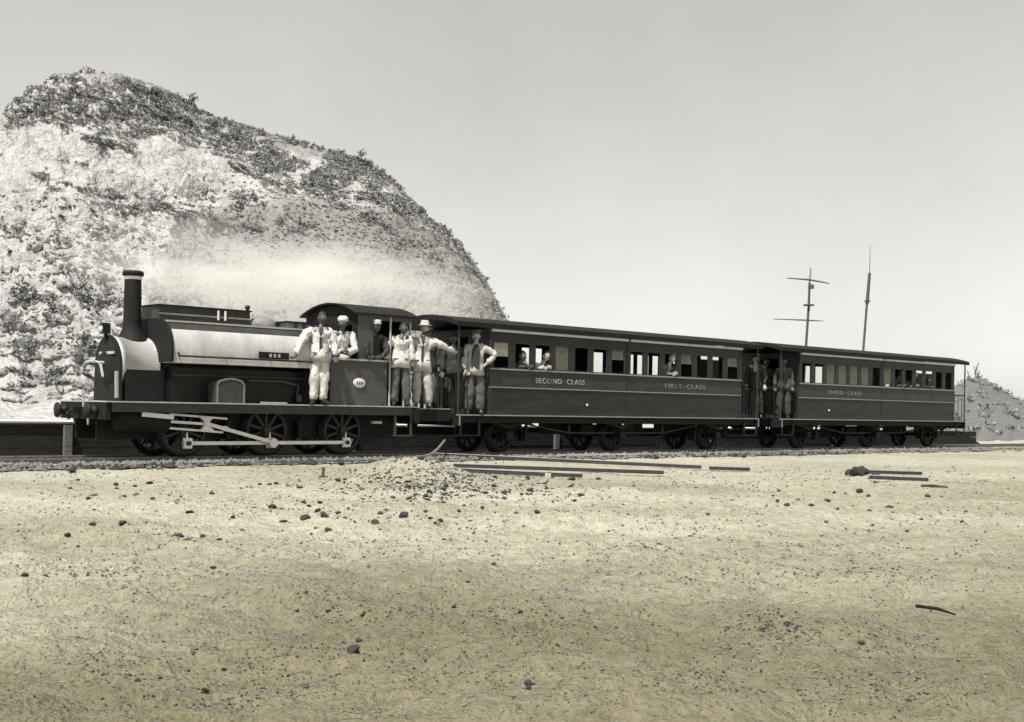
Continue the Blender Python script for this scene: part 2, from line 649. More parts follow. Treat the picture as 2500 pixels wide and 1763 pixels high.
# hill behind the train: measured crest line, real distance and depth
CREST = [(-900, 330), (-300, 300), (0, 268), (40, 240), (90, 212), (150, 180), (200, 172), (330, 200), (430, 222), (480, 256), (560, 283),
         (700, 324), (830, 360), (900, 384), (960, 420), (1010, 472), (1060, 520), (1110, 566), (1150, 612), (1185, 662),
         (1210, 712), (1245, 778), (1290, 880), (1335, 990)]
cx, cy = np.array([c[0] for c in CREST], float), np.array([c[1] for c in CREST], float)
cy = cy + 12 + 14 * np.exp(-((cx - 1060) / 130) ** 2)        # the scrub on the crest adds its own height
CDEP = [(-900, 96), (0, 86), (600, 80), (1000, 70), (1245, 60), (1335, 52)]
dx_, dy_ = np.array([c[0] for c in CDEP], float), np.array([c[1] for c in CDEP], float)


def foot_of(xi):
    t, z = on_train(xi, 995, 8.0)
    t = max(min(t, 12), -9)
    p = train_xy(t, 8.0)
    return np.array([p[0], p[1], 0.35 if xi < 900 else 0.35 - 0.5 * (xi - 900) / 435])


def hill_point(xi, v):
    """Point of the bare hill flank: column xi of the crest, v from foot (0) to crest (1)."""
    yc = np.interp(xi, cx, cy)
    Yc = np.interp(xi, dx_, dy_)
    c = at_depth(xi, yc, Yc)
    f = foot_of(xi)
    h = v ** 0.9
    zz = f[2] + (c[2] - f[2]) * (0.72 * v + 0.28 * v * v * (3 - 2 * v))
    return np.array([f[0] + (c[0] - f[0]) * h, f[1] + (c[1] - f[1]) * h, zz])


xs_h = np.concatenate([np.linspace(-900, -60, 40), np.linspace(-50, 1335, 300)])
vs_h = np.linspace(0, 1, 150)
base = np.array([[hill_point(x, v) for x in xs_h] for v in vs_h])
HX, HV = np.meshgrid(xs_h, vs_h)
env = np.clip(HV * 14, 0, 1) * np.clip((1.0 - HV) * 8 + 0.08, 0, 1)
rough = np.clip((900 - HX) / 500, 0.5, 1.0)
bx, by, bz = base[..., 0], base[..., 1], base[..., 2]
disp = (fbm(bx, by, 4, 0.13) - 0.5) * 2.2 * rough + (np.abs(fbm(bx + 30, bz * 2 + by * 0.4, 4, 0.6) - 0.5) * -2.2 + 0.25) * rough + (0.5 - np.abs(fbm(bx * 1.3 + 60, bz * 2.6 + by * 0.3, 3, 1.9) - 0.5) * 3) * 0.16 * rough
strat = bz - 0.16 * (bx + 25) + 0.8 * fbm(bx, by, 2, 0.2)
led = np.abs(((strat / 2.6) % 1.0) - 0.5) * 2
disp = disp + np.clip((led - 0.80) / 0.2, 0, 1) * 0.55 * rough * np.clip(1.2 - np.abs(HV - 0.45) * 2.2, 0, 1)
base[..., 2] += disp * env
base[..., 1] -= disp * env * 0.6
back = base[-1].copy()
rows = [base]
for k, (dY, fz) in enumerate(((3, 0.97), (10, 0.8), (25, 0.4), (45, 0.0))):
    rb = back.copy()
    rb[:, 1] += dY
    rb[:, 2] = rb[:, 2] * fz - 0.3 * (1 - fz)
    rows.append(rb[None])
HB = np.concatenate(rows, 0)
me = np_mesh('hill', HB.reshape(-1, 3), grid_faces(HB.shape[0], HB.shape[1]), M['hill'], True)
soil = np.zeros(HB.shape[:2], np.float32)
iy_top = np.interp(xs_h, [0, 330, 420, 600, 800, 1000, 1100, 1335], [1200, 1000, 650, 600, 560, 560, 560, 600])
crest_y = np.interp(xs_h, cx, cy)
img_y = crest_y[None, :] + (1000 - crest_y)[None, :] * (1 - HV) ** 1.0
soil[:len(vs_h)] = np.clip((img_y - iy_top[None, :]) / 60 + (fbm(HX * 0.02, HV * 12, 3) - 0.5) * 1.5, 0, 1)
a = me.attributes.new('soil', 'FLOAT', 'POINT')
a.data.foreach_set('value', soil.ravel())
VB = [(0, 330), (60, 310), (100, 300), (200, 312), (300, 338), (400, 330), (500, 372), (600, 395), (700, 440), (800, 475), (900, 492), (1000, 520), (1060, 545), (1110, 585), (1160, 625)]
vbx, vby = np.array([q[0] for q in VB], float), np.array([q[1] for q in VB], float)
turf = np.zeros(HB.shape[:2], np.float32)
turf[:len(vs_h)] = np.clip((np.interp(xs_h, vbx, vby)[None, :] - img_y) / 30 + (fbm(HX * 0.03, HV * 14, 4) - 0.5) * 2.6 + 0.3, 0, 1) * (0.85 - 0.35 * np.clip((HX - 450) / 300, 0, 1))
a = me.attributes.new('turf', 'FLOAT', 'POINT')
a.data.foreach_set('value', turf.ravel())
hill = tag(link_mesh('hill', me), kind='structure')


def hill_surf(xi, v):
    """Height of the finished hill mesh at (xi, v)."""
    fi = np.interp(xi, xs_h, np.arange(len(xs_h)))
    fj = v * (len(vs_h) - 1)
    i, j = int(min(fi, len(xs_h) - 2)), int(min(fj, len(vs_h) - 2))
    a_, b_ = fi - i, fj - j
    return (HB[j, i] * (1 - a_) + HB[j, i + 1] * a_) * (1 - b_) + (HB[j + 1, i] * (1 - a_) + HB[j + 1, i + 1] * a_) * b_


_HU = F * HB[:len(vs_h), :, 0] / HB[:len(vs_h), :, 1]
_HQ = F * (HB[:len(vs_h), :, 2] - CAM_Z) / HB[:len(vs_h), :, 1]
_HY = 999 + _HU * math.sin(ROLL) - _HQ * math.cos(ROLL)


def hill_at_image(x, y):
    """Where the sight line of a measured point meets the hill flank (search along its column)."""
    fi = np.interp(x, xs_h, np.arange(len(xs_h)))
    i = int(min(fi, len(xs_h) - 2))
    c = _HY[:, i]
    j = int(np.argmin(np.abs(c - y)))
    p = HB[j, i] * (1 - (fi - i)) + HB[j, i + 1] * (fi - i)
    return p, abs(c[j] - y)


# far mound to the right of the train
FCREST = [(2050, 1024), (2200, 1000), (2270, 972), (2320, 949), (2350, 937), (2372, 929), (2396, 926), (2415, 934), (2442, 950), (2466, 970), (2520, 992), (2700, 1012), (2900, 1026)]
fx_, fy_ = np.array([c[0] for c in FCREST], float), np.array([c[1] for c in FCREST], float)
fxs = np.linspace(2050, 2900, 120)
R_ = []
for k, v in enumerate(np.linspace(0, 2, 40)):
    row = []
    for x in fxs:
        c = at_depth(x, np.interp(x, fx_, fy_), 120)
        f = at_depth(x, 1000, 45)
        q = v if v <= 1 else 2 - v
        h = q * q * (3 - 2 * q)
        yy = f[1] + (c[1] - f[1]) * v
        row.append((c[0] * yy / c[1], yy, -0.25 + (c[2] + 0.25) * h + (fbm(x * 0.05, v * 5, 3) - 0.5) * 0.6 * min(1, 3 * (1 - q) * q * 2)))
    R_.append(row)
R_ = np.array(R_)
me = np_mesh('far_hill', R_.reshape(-1, 3), grid_faces(R_.shape[0], R_.shape[1]), M['hill'], True)
a = me.attributes.new('soil', 'FLOAT', 'POINT')
a.data.foreach_set('value', np.full(R_.shape[0] * R_.shape[1], 1.0, np.float32))
a = me.attributes.new('turf', 'FLOAT', 'POINT')
a.data.foreach_set('value', np.full(R_.shape[0] * R_.shape[1], 0.95, np.float32))
tag(link_mesh('far_hill', me), kind='structure')

# harbour water beyond the train, under the ship
wq = [at_depth(x, 1000, Yw) for x, Yw in ((1420, 130), (2240, 130), (2330, 420), (1420, 420))]
wz = float(ground_z(20, 200)) + 0.06
o = link_mesh('water', np_mesh('water', [(q[0], q[1], wz) for q in wq], [[0, 1, 2, 3]], M['water']))
tag(o, kind='structure')

# ------------------------------------------------------------------ platform behind the train
PW0, PW1, PZ = 2.72, 6.8, 0.52
pf = thing('platform', 'low timber faced platform with pale gravel top running behind the train', 'platform', at_train(0), TH)
pf.rotation_euler = (0, 0.0028, TH)
T0, T1, T2 = -26.0, 31.4, 33.6
MB().prism([(T0, PZ), (T1, PZ), (T2, -0.15), (T0, -0.15)], PW0 + 0.06, PW1, 'y').build('platform_fill', M['ptop'], pf)
plank_me = MB().box(0, 2.96, PW0, PW0 + 0.055, 0, 0.198).mesh('plank', M['plank'])
for i in range(20):
    for k in range(3):
        link_mesh('plank', plank_me, pf, (T0 + 3 * i - 1.4 + random.uniform(-.01, .01), random.uniform(-.012, .012), -0.12 + 0.21 * k))
cop_me = MB().box(0, 2.97, PW0 - 0.03, PW0 + 0.26, PZ + 0.002, PZ + 0.03).mesh('edging_plank', M['paleplank'])
for i in range(19):
    link_mesh('edging_plank', cop_me, pf, (T0 + 3 * i + 0.6, random.uniform(-.01, .01), random.uniform(-.004, .004)))
post_me = MB().box(-0.07, 0.07, PW0 - 0.1, PW0 - 0.02, -0.2, PZ - 0.03).mesh('facing_post', M['sleeper'])
for tt in (-20.5, -14.3, -8.1, 4.4, 10.6, 16.8, 23.0, 29.2):
    link_mesh('facing_post', post_me, pf, (tt, 0, 0), (0, 0.03, 0))
MB().box(-1.90, -1.76, PW0 - 0.1, PW0 - 0.02, -0.2, PZ - 0.03).build('facing_post', M['sleeper'], pf)
rampp = MB()
rampp.prism([(T1 + 0.02, -0.14), (T1 + 0.02, PZ - 0.02), (T2 - 0.1, -0.14)], PW0, PW0 + 0.05, 'y').build('ramp_facing', M['plank'], pf)

# ------------------------------------------------------------------ track
track = thing('railway_track', 'single railway line of two rails on timber sleepers under the train', 'railway track', at_train(0), TH)
TA, TB = -30.0, 75.0


def rail_mb(a, b, y, z=0.0):
    prof = [(-.045, -.11), (.045, -.11), (.045, -.10), (.012, -.085), (.012, -.03), (.032, -.022), (.032, 0), (-.032, 0), (-.032, -.022), (-.012, -.03), (-.012, -.085), (-.045, -.10)]
    return MB().prism([(y + q[0], z + q[1]) for q in prof], a, b)


rail_mb(TA, TB, 0.5165).build('rail', M['rail'], track)
rail_mb(TA, TB, 1.5835).build('rail', M['rail'], track)
sl_me = MB().box(-0.12, 0.12, 0.05, 2.05, -0.24, -0.112).mesh('sleeper', M['sleeper'])
tt = TA
while tt < TB:
    link_mesh('sleeper', sl_me, track, (tt + random.uniform(-.04, .04), random.uniform(-.05, .05), random.uniform(-.01, .004)), (0, 0, random.uniform(-.02, .02)))
    tt += 0.78


# ================================================================== LOCOMOTIVE  (local x = t, y = w, z)
loco = thing('locomotive', 'dark saddle tank steam locomotive with tall chimney at the head of the train', 'locomotive', at_train(0), TH)
CW = 1.05
# frames and footplate
MB().box(-2.2, 4.02, 0.62, 0.66, 0.30, 0.925).box(-2.2, 4.02, 1.44, 1.48, 0.30, 0.925).box(-2.0, 3.9, 0.66, 1.44, 0.55, 0.62).build('frame_plates', M['frame'], loco)
MB().box(-1.9, 4.08, 0.0, 2.1, 0.925, 0.947).box(-2.31, -1.9, 0.0, 1.88, 0.925, 0.947).build('running_plate', M['plate'], loco)
v_ = MB().box(-2.21, 4.06, 0.03, 0.055, 0.77, 0.924)
v_obj = v_.build('valance', M['valance'], loco)
MB().box(-2.21, 4.06, 2.045, 2.07, 0.77, 0.924).build('valance', M['valance'], loco)
bb = MB().box(-2.30, -2.22, 0.06, 1.86, 0.64, 0.923).build('buffer_beam', M['soot'], loco)
for w_ in (0.42, 1.62):
    q = MB().lathe([(0.0, -2.302), (0.10, -2.302), (0.08, -2.36), (0.055, -2.38), (0.055, -2.43), (0.13, -2.44), (0.13, -2.47), (0.0, -2.48)], 'x', (0, w_, 0.78), 18)
    q.build('buffer', M['frame'], loco)
cp = MB().box(-2.44, -2.302, 0.99, 1.11, 0.72, 0.84).tube([(-2.44, 1.05, 0.78), (-2.50, 1.05, 0.76), (-2.53, 1.05, 0.70), (-2.48, 1.05, 0.64)], 0.025)
cp.build('coupling_hook', M['frame'], loco)
MB().box(-2.33, -2.303, 0.86, 0.90, 0.84, 0.99).build('lamp_iron', M['plate'], loco)
MB().tube([(-2.31, 0.62, 0.86), (-2.34, 0.62, 0.70), (-2.33, 0.66, 0.55), (-2.31, 0.72, 0.66)], 0.016, 6).build('safety_chain', M['plate'], loco)
rb = MB().box(4.02, 4.13, -0.03, 2.13, 0.62, 0.92).build('buffer_beam', M['soot'], loco)
MB().box(4.13, 5.02, 0.12, 1.98, 0.66, 0.90).build('rear_footplate', M['soot'], loco)
MB().box(4.13, 5.02, 0.11, 0.16, 0.90, 0.915).build('footplate_edge', M['plate'], loco)
# boiler, smokebox
SZ, SR = 1.575, 0.475
MB().box(-0.98, 2.6, 0.42, 1.68, 0.949, 1.55).build('under_boiler_fill', M['black'], loco)  # dark block added to close the bright gap under the boiler
MB().lathe([(0.0, -1.0), (0.44, -1.0), (0.44, 2.3), (0, 2.3)], 'x', (0, CW, 1.55), 28).build('boiler', M['black'], loco)
sb = MB()
sb.lathe([(SR - 0.03, -1.80), (SR + 0.012, -1.80), (SR + 0.012, -1.72), (SR, -1.718), (SR, -1.10)], 'x', (0, CW, SZ), 40)
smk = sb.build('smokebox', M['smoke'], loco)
sd = MB()
prof = []
for a_ in np.linspace(0, math.pi, 14):
    prof.append((CW + (SR - 0.004) * math.cos(a_ + math.pi) if False else CW - (SR - 0.004) * math.cos(a_), SZ - 0.02 - (SR - 0.004) * 0.0))
MB().prism([(CW - SR + 0.01, SZ - 0.04), (CW - SR - 0.0, 0.948), (CW + SR, 0.948), (CW + SR - 0.01, SZ - 0.04)], -1.74, -1.0).build('smokebox_saddle', M['black'], loco)
fr_poly = [(CW + (SR + 0.02) * math.cos(a_), SZ + (SR + 0.02) * math.sin(a_)) for a_ in np.linspace(0, math.pi, 24)] + [(CW - SR - 0.05, 0.95), (CW + SR + 0.05, 0.95)]
sfp = MB().prism(fr_poly, -1.84, -1.803).build('smokebox_front', M['soot'], loco)
MB().lathe([(0.0, -1.905), (0.2, -1.90), (0.34, -1.87), (0.385, -1.843)], 'x', (0, CW, SZ + 0.02), 30).build('smokebox_door', M['soot'], sfp)
MB().cyl((-1.90, CW, SZ + 0.02), (-1.98, CW, SZ + 0.02), 0.03).bar((-1.965, CW, SZ + 0.02), (-1.965, CW - 0.12, SZ - 0.22), 0.03, 0.03).bar((-1.95, CW, SZ + 0.02), (-1.95, CW + 0.2, SZ + 0.05), 0.03, 0.03).build('door_handle', M['steel'], sfp)
MB().bar((-1.885, CW - 0.36, SZ + 0.19), (-1.885, CW + 0.2, SZ + 0.19), 0.03, 0.045).build('hinge_strap', M['plate'], sfp)
MB().bar((-1.87, 0.60, 1.00), (-1.87, 0.62, 1.45), 0.035, 0.05).build('handrail', M['plate'], sfp)
lp = MB().box(-1.90, -1.85, CW - .02, CW + .02, SZ + SR - 0.05, SZ + SR + 0.06).box(-1.96, -1.82, CW - 0.07, CW + 0.07, SZ + SR + 0.05, SZ + SR + 0.19)
lp.prism([(CW - 0.07, SZ + SR + 0.19), (CW + 0.07, SZ + SR + 0.19), (CW + 0.03, SZ + SR + 0.23), (CW - 0.03, SZ + SR + 0.23)], -1.96, -1.82)
lmp = lp.build('headlamp', M['black'], loco)
MB().lathe([(0.0, -1.985), (0.05, -1.985), (0.055, -1.96)], 'x', (0, CW, SZ + SR + 0.12), 16).build('lens', M['brass'], lmp)
# chimney
CT = -1.40
ch = MB().lathe([(0.27, 2.00), (0.235, 2.06), (0.195, 2.13), (0.16, 2.22), (0.155, 2.3), (0.142, 3.05), (0.142, 3.06)], 'z', (CT, CW, 0), 28).build('chimney', M['soot'], loco)
MB().lathe([(0.144, 3.055), (0.15, 3.06), (0.15, 3.115), (0.144, 3.12)], 'z', (CT, CW, 0), 28).build('chimney_band', M['brass'], ch)
MB().lathe([(0.146, 3.115), (0.178, 3.125), (0.183, 3.175), (0.165, 3.205), (0.12, 3.205), (0.115, 2.9)], 'z', (CT, CW, 0), 28).build('chimney_cap', M['soot'], ch)
# saddle tank
half = [(0.90, 1.62), (0.905, 1.80), (0.89, 1.95), (0.85, 2.08), (0.78, 2.20), (0.67, 2.295), (0.54, 2.345), (0.36, 2.37), (0.0, 2.385)]
HFI = [(0.44, 1.58), (0.47, 1.80), (0.40, 1.98), (0.2, 2.03)]
sec = [(CW - a_, z_) for a_, z_ in half[:-1]] + [(CW, half[-1][1])] + [(CW + a_, z_) for a_, z_ in half[:-1][::-1]]
under = [(CW + a_, z_) for a_, z_ in HFI] + [(CW - a_, z_) for a_, z_ in HFI[::-1]]
tk = MB()
TT0, TT1 = -1.08, 2.10
poly = sec
n = len(poly)
vs = [(x, p[0], p[1]) for x in (TT0, TT1) for p in poly]
tk.add(vs, [(k, k + 1, n + k + 1, n + k) for k in range(n - 1)], True)
tk.add(vs, [tuple(range(n)), tuple(range(n, 2 * n))[::-1], (n - 1, 0, n, 2 * n - 1)])
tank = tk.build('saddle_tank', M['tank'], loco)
fp = [(CW + (y_ - CW) * 1.025, z_ + 0.015) for y_, z_ in sec]
MB().prism(fp, TT0 - 0.05, TT0 - 0.002).build('tank_front_plate', M['soot'], loco)
MB().prism([(CW - 0.44, 0.95), (CW - 0.44, 1.6), (CW + 0.44, 1.6), (CW + 0.44, 0.95)], TT0 - 0.045, TT0 - 0.01).build('boiler_front_plate', M['black'], loco)
# dark band along the shoulder of the tank, 3 mm proud
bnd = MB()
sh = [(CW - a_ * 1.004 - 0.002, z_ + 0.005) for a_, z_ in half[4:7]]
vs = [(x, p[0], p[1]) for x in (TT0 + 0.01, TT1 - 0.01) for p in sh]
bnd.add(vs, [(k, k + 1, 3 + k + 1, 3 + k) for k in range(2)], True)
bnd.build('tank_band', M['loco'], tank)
MB().box(TT0, TT1, CW - 0.66, CW - 0.62, 2.325, 2.355).build('tank_beading', M['plate'], tank)
# handrail and plates
hr = MB().tube([(-1.0, 0.085, 1.735), (1.95, 0.085, 1.735)], 0.018, 10)
for x in (-0.98, -0.1, 0.8, 1.7):
    hr.tube([(x, 0.085, 1.735), (x, 0.15, 1.735)], 0.014, 6)
hr.tube([(-1.0, 0.085, 1.735), (-1.02, 0.1, 1.80)], 0.018, 8)
hr.build('handrail', M['loco'], loco)
np_ = MB().box(0.53, 1.15, 0.055, 0.075, 1.755, 1.875).build('name_plate', M['soot'], loco)
for i, x in enumerate((0.76, 0.85, 0.94)):
    MB().box(x - 0.022, x + 0.022, 0.048, 0.056, 1.785, 1.845).build('raised_character', M['letter'], np_)
# flat box on the tank and fittings
tbx = MB().box(-1.07, 0.72, CW - 0.33, CW + 0.33, 2.372, 2.62).build('tank_top_box', M['loco'], loco)
MB().box(-1.10, 0.75, CW - 0.36, CW + 0.36, 2.62, 2.645).build('box_lid', M['soot'], tbx)
MB().box(-1.065, 0.715, CW - 0.345, CW - 0.331, 2.47, 2.50).build('box_beading', M['cornice'], tbx)
for x in (0.06, 0.20):
    MB().tube([(x, CW - 0.36, 2.43), (x, CW - 0.36, 2.60)], 0.022, 8).build('clamp', M['brass'], tbx)
MB().lathe([(0.07, 2.37), (0.045, 2.42), (0.035, 2.5), (0.035, 2.70), (0.05, 2.72), (0.05, 2.76), (0.0, 2.78)], 'z', (0.86, CW, 0), 14).build('safety_valve', M['loco'], loco)
MB().lathe([(0.28, 2.36), (0.30, 2.40), (0.26, 2.50), (0.15, 2.58), (0.0, 2.61)], 'z', (1.22, CW + 0.1, 0), 20).build('dome', M['cornice'], loco)
cbx = MB().box(1.48, 2.28, CW - 0.42, CW + 0.42, 2.37, 2.47).build('tool_box', M['cornice'], loco)
MB().box(1.42, 2.34, CW - 0.46, CW + 0.46, 2.47, 2.50).build('box_lid', M['soot'], cbx)
for x in (1.62, 1.80, 1.98, 2.14):
    MB().box(x, x + 0.05, CW - 0.45, CW - 0.42, 2.375, 2.468).build('slat', M['loco'], cbx)
# sandbox on the running plate
sp = [(-0.27, 0.948), (-0.27, 1.27), (-0.22, 1.33), (-0.1, 1.365), (0.0, 1.375), (0.1, 1.365), (0.22, 1.33), (0.27, 1.27), (0.27, 0.948)]
sbx = MB().prism(sp, 0.10, 0.50, 'y').build('sandbox', M['valance'], loco)
rim = MB()
for i in range(len(sp) - 1):
    a_, b_ = sp[i], sp[i + 1]
    rim.bar((a_[0] * 0.97, 0.095, a_[1]), (b_[0] * 0.97, 0.095, b_[1]), 0.012, 0.03)
rim.build('sandbox_rim', M['cornice'], sbx)
MB().bar((0.56, 0.03, 0.965), (1.1, 0.03, 0.965), 0.03, 0.03).build('step_rail', M['plate'], loco)
# cylinder, slide bars, motion (near side) and the same on the far side
SLP = 0.052


def motion(side):
    y = (lambda q: q) if side == 0 else (lambda q: 2.1 - q)
    cyl = MB().cyl((-2.0, y(0.30), 0.655), (-1.12, y(0.30), 0.60), 0.19, n=24).build('cylinder', M['soot'], loco)
    MB().bar((-1.66, y(0.09), 0.735), (-1.09, y(0.09), 0.69), 0.04, 0.075).build('cylinder_strip', M['brass'], cyl)
    MB().lathe([(0.0, -2.05), (0.14, -2.04), (0.2, -2.0), (0.2, -1.96)], 'x', (0, y(0.30), 0.655), 20).build('cylinder_cover', M['soot'], cyl)
    MB().bar((-1.10, y(0.33), 0.742), (0.06, y(0.33), 0.668), 0.05, 0.035).build('slide_bar', M['steel'], loco)
    MB().bar((-1.14, y(0.33), 0.505), (-0.02, y(0.33), 0.428), 0.05, 0.035).build('slide_bar', M['steel'], loco)
    MB().bar((-1.10, y(0.33), 0.615), (-0.30, y(0.33), 0.57), 0.045, 0.045).build('piston_rod', M['steel'], loco)
    xh = MB()
    yy0, yy1 = y(0.28), y(0.37)
    for s_ in (1, -1):
        c_ = 0.578
        xh.prism([(-0.50, c_ + s_ * 0.125 - 0.0), (-0.20, c_ + s_ * 0.118), (-0.29, c_ + s_ * 0.05), (-0.30, c_ - 0.0), (-0.40, c_), (-0.41, c_ + s_ * 0.05)], min(yy0, yy1), max(yy0, yy1), 'y')
    xh.cyl((-0.35, y(0.26), 0.58), (-0.35, y(0.39), 0.58), 0.05, n=14)
    xh.build('crosshead', M['steel'], loco)
    CR = 0.238
    cr = MB().bar((-0.35, y(0.27), 0.575), (0.95, y(0.22), CR + 0.01), 0.04, 0.062)
    cr.cyl((0.95, y(0.19), CR), (0.95, y(0.25), CR), 0.085, n=16)
    cr.bar((-0.05, y(0.268), 0.507), (0.04, y(0.266), 0.48), 0.055, 0.085)
    cr.build('connecting_rod', M['steel'], loco)
    rod = MB()
    for a_, b_ in ((-0.70, 0.95), (0.95, 2.62)):
        rod.bar((a_, y(0.32), CR), (b_, y(0.32), CR), 0.045, 0.062)
    for x in (-0.70, 0.95, 2.62):
        rod.cyl((x, y(0.28), CR), (x, y(0.36), CR), 0.092, n=16)
        rod.box(x - 0.085, x + 0.085, min(y(0.30), y(0.34)), max(y(0.30), y(0.34)), CR - 0.09, CR + 0.09)
        rod.cyl((x - 0.01, y(0.32), CR + 0.08), (x - 0.01, y(0.32), CR + 0.185), 0.022, 0.012, 8)
    rod.build('coupling_rod', M['steel'], loco)


motion(0)
motion(1)


def wheel_mb(r, y0, nsp, crank=None, hub=0.085):
    """Spoked wheel in the x-z plane, centre at the origin; outer face towards -y."""
    m_ = MB().lathe([(r - 0.085, y0), (r - 0.03, y0 - 0.012), (r - 0.03, y0 + 0.09), (r - 0.085, y0 + 0.08), (r - 0.085, y0)], 'y', (0, 0, 0), 36)
    m_.cyl((0, y0 - 0.03, 0), (0, y0 + 0.11, 0), hub, n=16)
    for k in range(nsp):
        a_ = 2 * math.pi * (k + 0.5) / nsp
        c_, s_ = math.cos(a_), math.sin(a_)
        m_.bar((c_ * hub * 0.8, y0 + 0.03, s_ * hub * 0.8), (c_ * (r - 0.07), y0 + 0.035, s_ * (r - 0.07)), 0.05, 0.035, (0, 1, 0))
    if crank:
        m_.box(-0.075, 0.075, y0 - 0.05, y0 + 0.02, -crank - 0.05, 0.05)
        m_.cyl((0, y0 - 0.2, -crank), (0, y0, -crank), 0.042, n=12)
    return m_


def tyre_mb(r, y0):
    return MB().lathe([(r - 0.032, y0 - 0.014), (r, y0 - 0.014), (r, y0 + 0.09), (r + 0.028, y0 + 0.095), (r + 0.028, y0 + 0.125), (r - 0.032, y0 + 0.125), (r - 0.032, y0 - 0.014)], 'y', (0, 0, 0), 40)


WR = 0.455
wl_me = wheel_mb(WR, 0.445, 10, 0.217).mesh('wheel', M['loco'])
ty_me = tyre_mb(WR, 0.445).mesh('tyre', M['frame'])
for x in (-0.70, 0.95, 2.62):
    for s_ in (0, 1):
        w_ = link_mesh('wheel', wl_me, loco, (x, 0 if s_ == 0 else 2.1, WR), (0, 0, 0), (1, 1 if s_ == 0 else -1, 1))
        link_mesh('tyre', ty_me, w_)
    MB().cyl((x, 0.5, WR), (x, 1.6, WR), 0.07, n=12).build('axle', M['frame'], loco)
for x in (0.22, 1.72):
    MB().bar((x, 0.5, 0.75), (x - 0.06, 0.5, 0.30), 0.05, 0.05).box(x - 0.1, x - 0.02, 0.44, 0.58, 0.32, 0.62).build('brake_hanger', M['frame'], loco)
st = MB().box(3.55, 4.0, 0.02, 0.24, 0.36, 0.385).bar((3.58, 0.05, 0.38), (3.58, 0.05, 0.78), 0.02, 0.05).bar((3.97, 0.05, 0.38), (3.97, 0.05, 0.78), 0.02, 0.05)
st.build('cab_step', M['valance'], loco)
MB().box(3.1, 3.3, 0.1, 0.2, 0.6, 0.65).build('bracket', M['plate'], loco)
MB().tube([(1.55, 0.40, 1.02), (1.55, 0.36, 1.30), (1.2, 0.36, 1.36), (0.5, 0.36, 1.36)], 0.022, 8).build('feed_pipe', M['valance'], loco)
MB().tube([(-0.95, 0.40, 1.42), (1.9, 0.40, 1.42)], 0.016, 8).build('oil_pipe', M['valance'], loco)
MB().cyl((1.55, 0.33, 1.0), (1.55, 0.33, 1.12), 0.06, n=12).build('injector', M['valance'], loco)
rv = MB()
for a_ in np.linspace(0.05, math.pi - 0.05, 26):
    rv.ball((-1.76, CW - (SR + 0.014) * math.cos(a_), SZ + (SR + 0.014) * math.sin(a_)), 0.011, nu=6, nv=4)
    rv.ball((-1.14, CW - (SR + 0.002) * math.cos(a_), SZ + (SR + 0.002) * math.sin(a_)), 0.011, nu=6, nv=4)
tag(rv.build('rivets', M['smoke'], smk), kind='stuff')
rv = MB()
for x in np.linspace(TT0 + 0.1, TT1 - 0.1, 40):
    rv.ball((x, CW - 0.905, 1.70), 0.009, nu=6, nv=4)
for x in (0.0, 1.05):
    for a_, z_ in half[:7]:
        rv.ball((x, CW - a_ - 0.001, z_), 0.009, nu=6, nv=4)
tag(rv.build('rivets', M['tank'], tank), kind='stuff')
rv = MB()
for x in np.linspace(-2.15, 4.0, 70):
    rv.ball((x, 0.03, 0.80), 0.009, nu=6, nv=4)
tag(rv.build('rivets', M['valance'], v_obj), kind='stuff')
# cab
CS, CF = 0.14, 1.96
CFT = 2.74
sheet = MB().box(2.13, 3.43, CS, CS + 0.025, 0.948, 1.80).build('side_sheet', M['cabp'], loco)
MB().box(2.11, 3.46, CS - 0.03, CS + 0.05, 1.80, 1.83).build('beading', M['plate'], sheet)
MB().box(2.10, 2.13, CS, 0.6, 0.948, 1.80).build('sheet_end', M['loco'], sheet)
MB().box(2.13, 4.02, CF - 0.025, CF, 0.948, 1.80).build('side_sheet', M['cabp'], loco)
ov = MB().lathe([(0.0, CS - 0.022), (0.125, CS - 0.022), (0.14, CS - 0.012), (0.14, CS - 0.002)], 'y', (0, 0, 0), 28)
ov.v = [(x * 1.0 + 2.77, y, z * 0.66 + 1.375) for x, y, z in ov.v]
op = ov.build('number_plate', M['brass'], sheet)
MB().box(2.70, 2.72, CS - 0.03, CS - 0.021, 1.345, 1.405).box(2.75, 2.78, CS - 0.03, CS - 0.021, 1.345, 1.405).box(2.81, 2.84, CS - 0.03, CS - 0.021, 1.345, 1.405).build('raised_character', M['cabp'], op)
up = MB()
ow0, ow1, oz0, oz1 = 3.09, 3.47, 1.832, 2.60
up.box(CFT, ow0, CS, CS + 0.025, 1.832, 2.70)
up.box(ow0, ow1, CS, CS + 0.025, oz1, 2.70)
for s_ in (0,):
    arc = [(ow0, oz1), (ow0, oz1 - 0.16), (ow0 + 0.05, oz1 - 0.05), (ow0 + 0.16, oz1)]
    up.prism(arc, CS, CS + 0.025, 'y')
up.box(3.47, 4.02, CS, CS + 0.025, 2.60, 2.70)
up.build('upper_panel', M['cabp'], loco)
MB().box(CFT, 4.02, CF - 0.025, CF, 1.802, 2.70).build('upper_panel', M['cabp'], loco)


def arch(y0, y1, ze, rise, n=12):
    return [(y0 + (y1 - y0) * k / n, ze + rise * (1 - (2 * k / n - 1) ** 2)) for k in range(n + 1)]


wb = MB()
ar = arch(CS + 0.03, CF - 0.03, 2.69, 0.2)
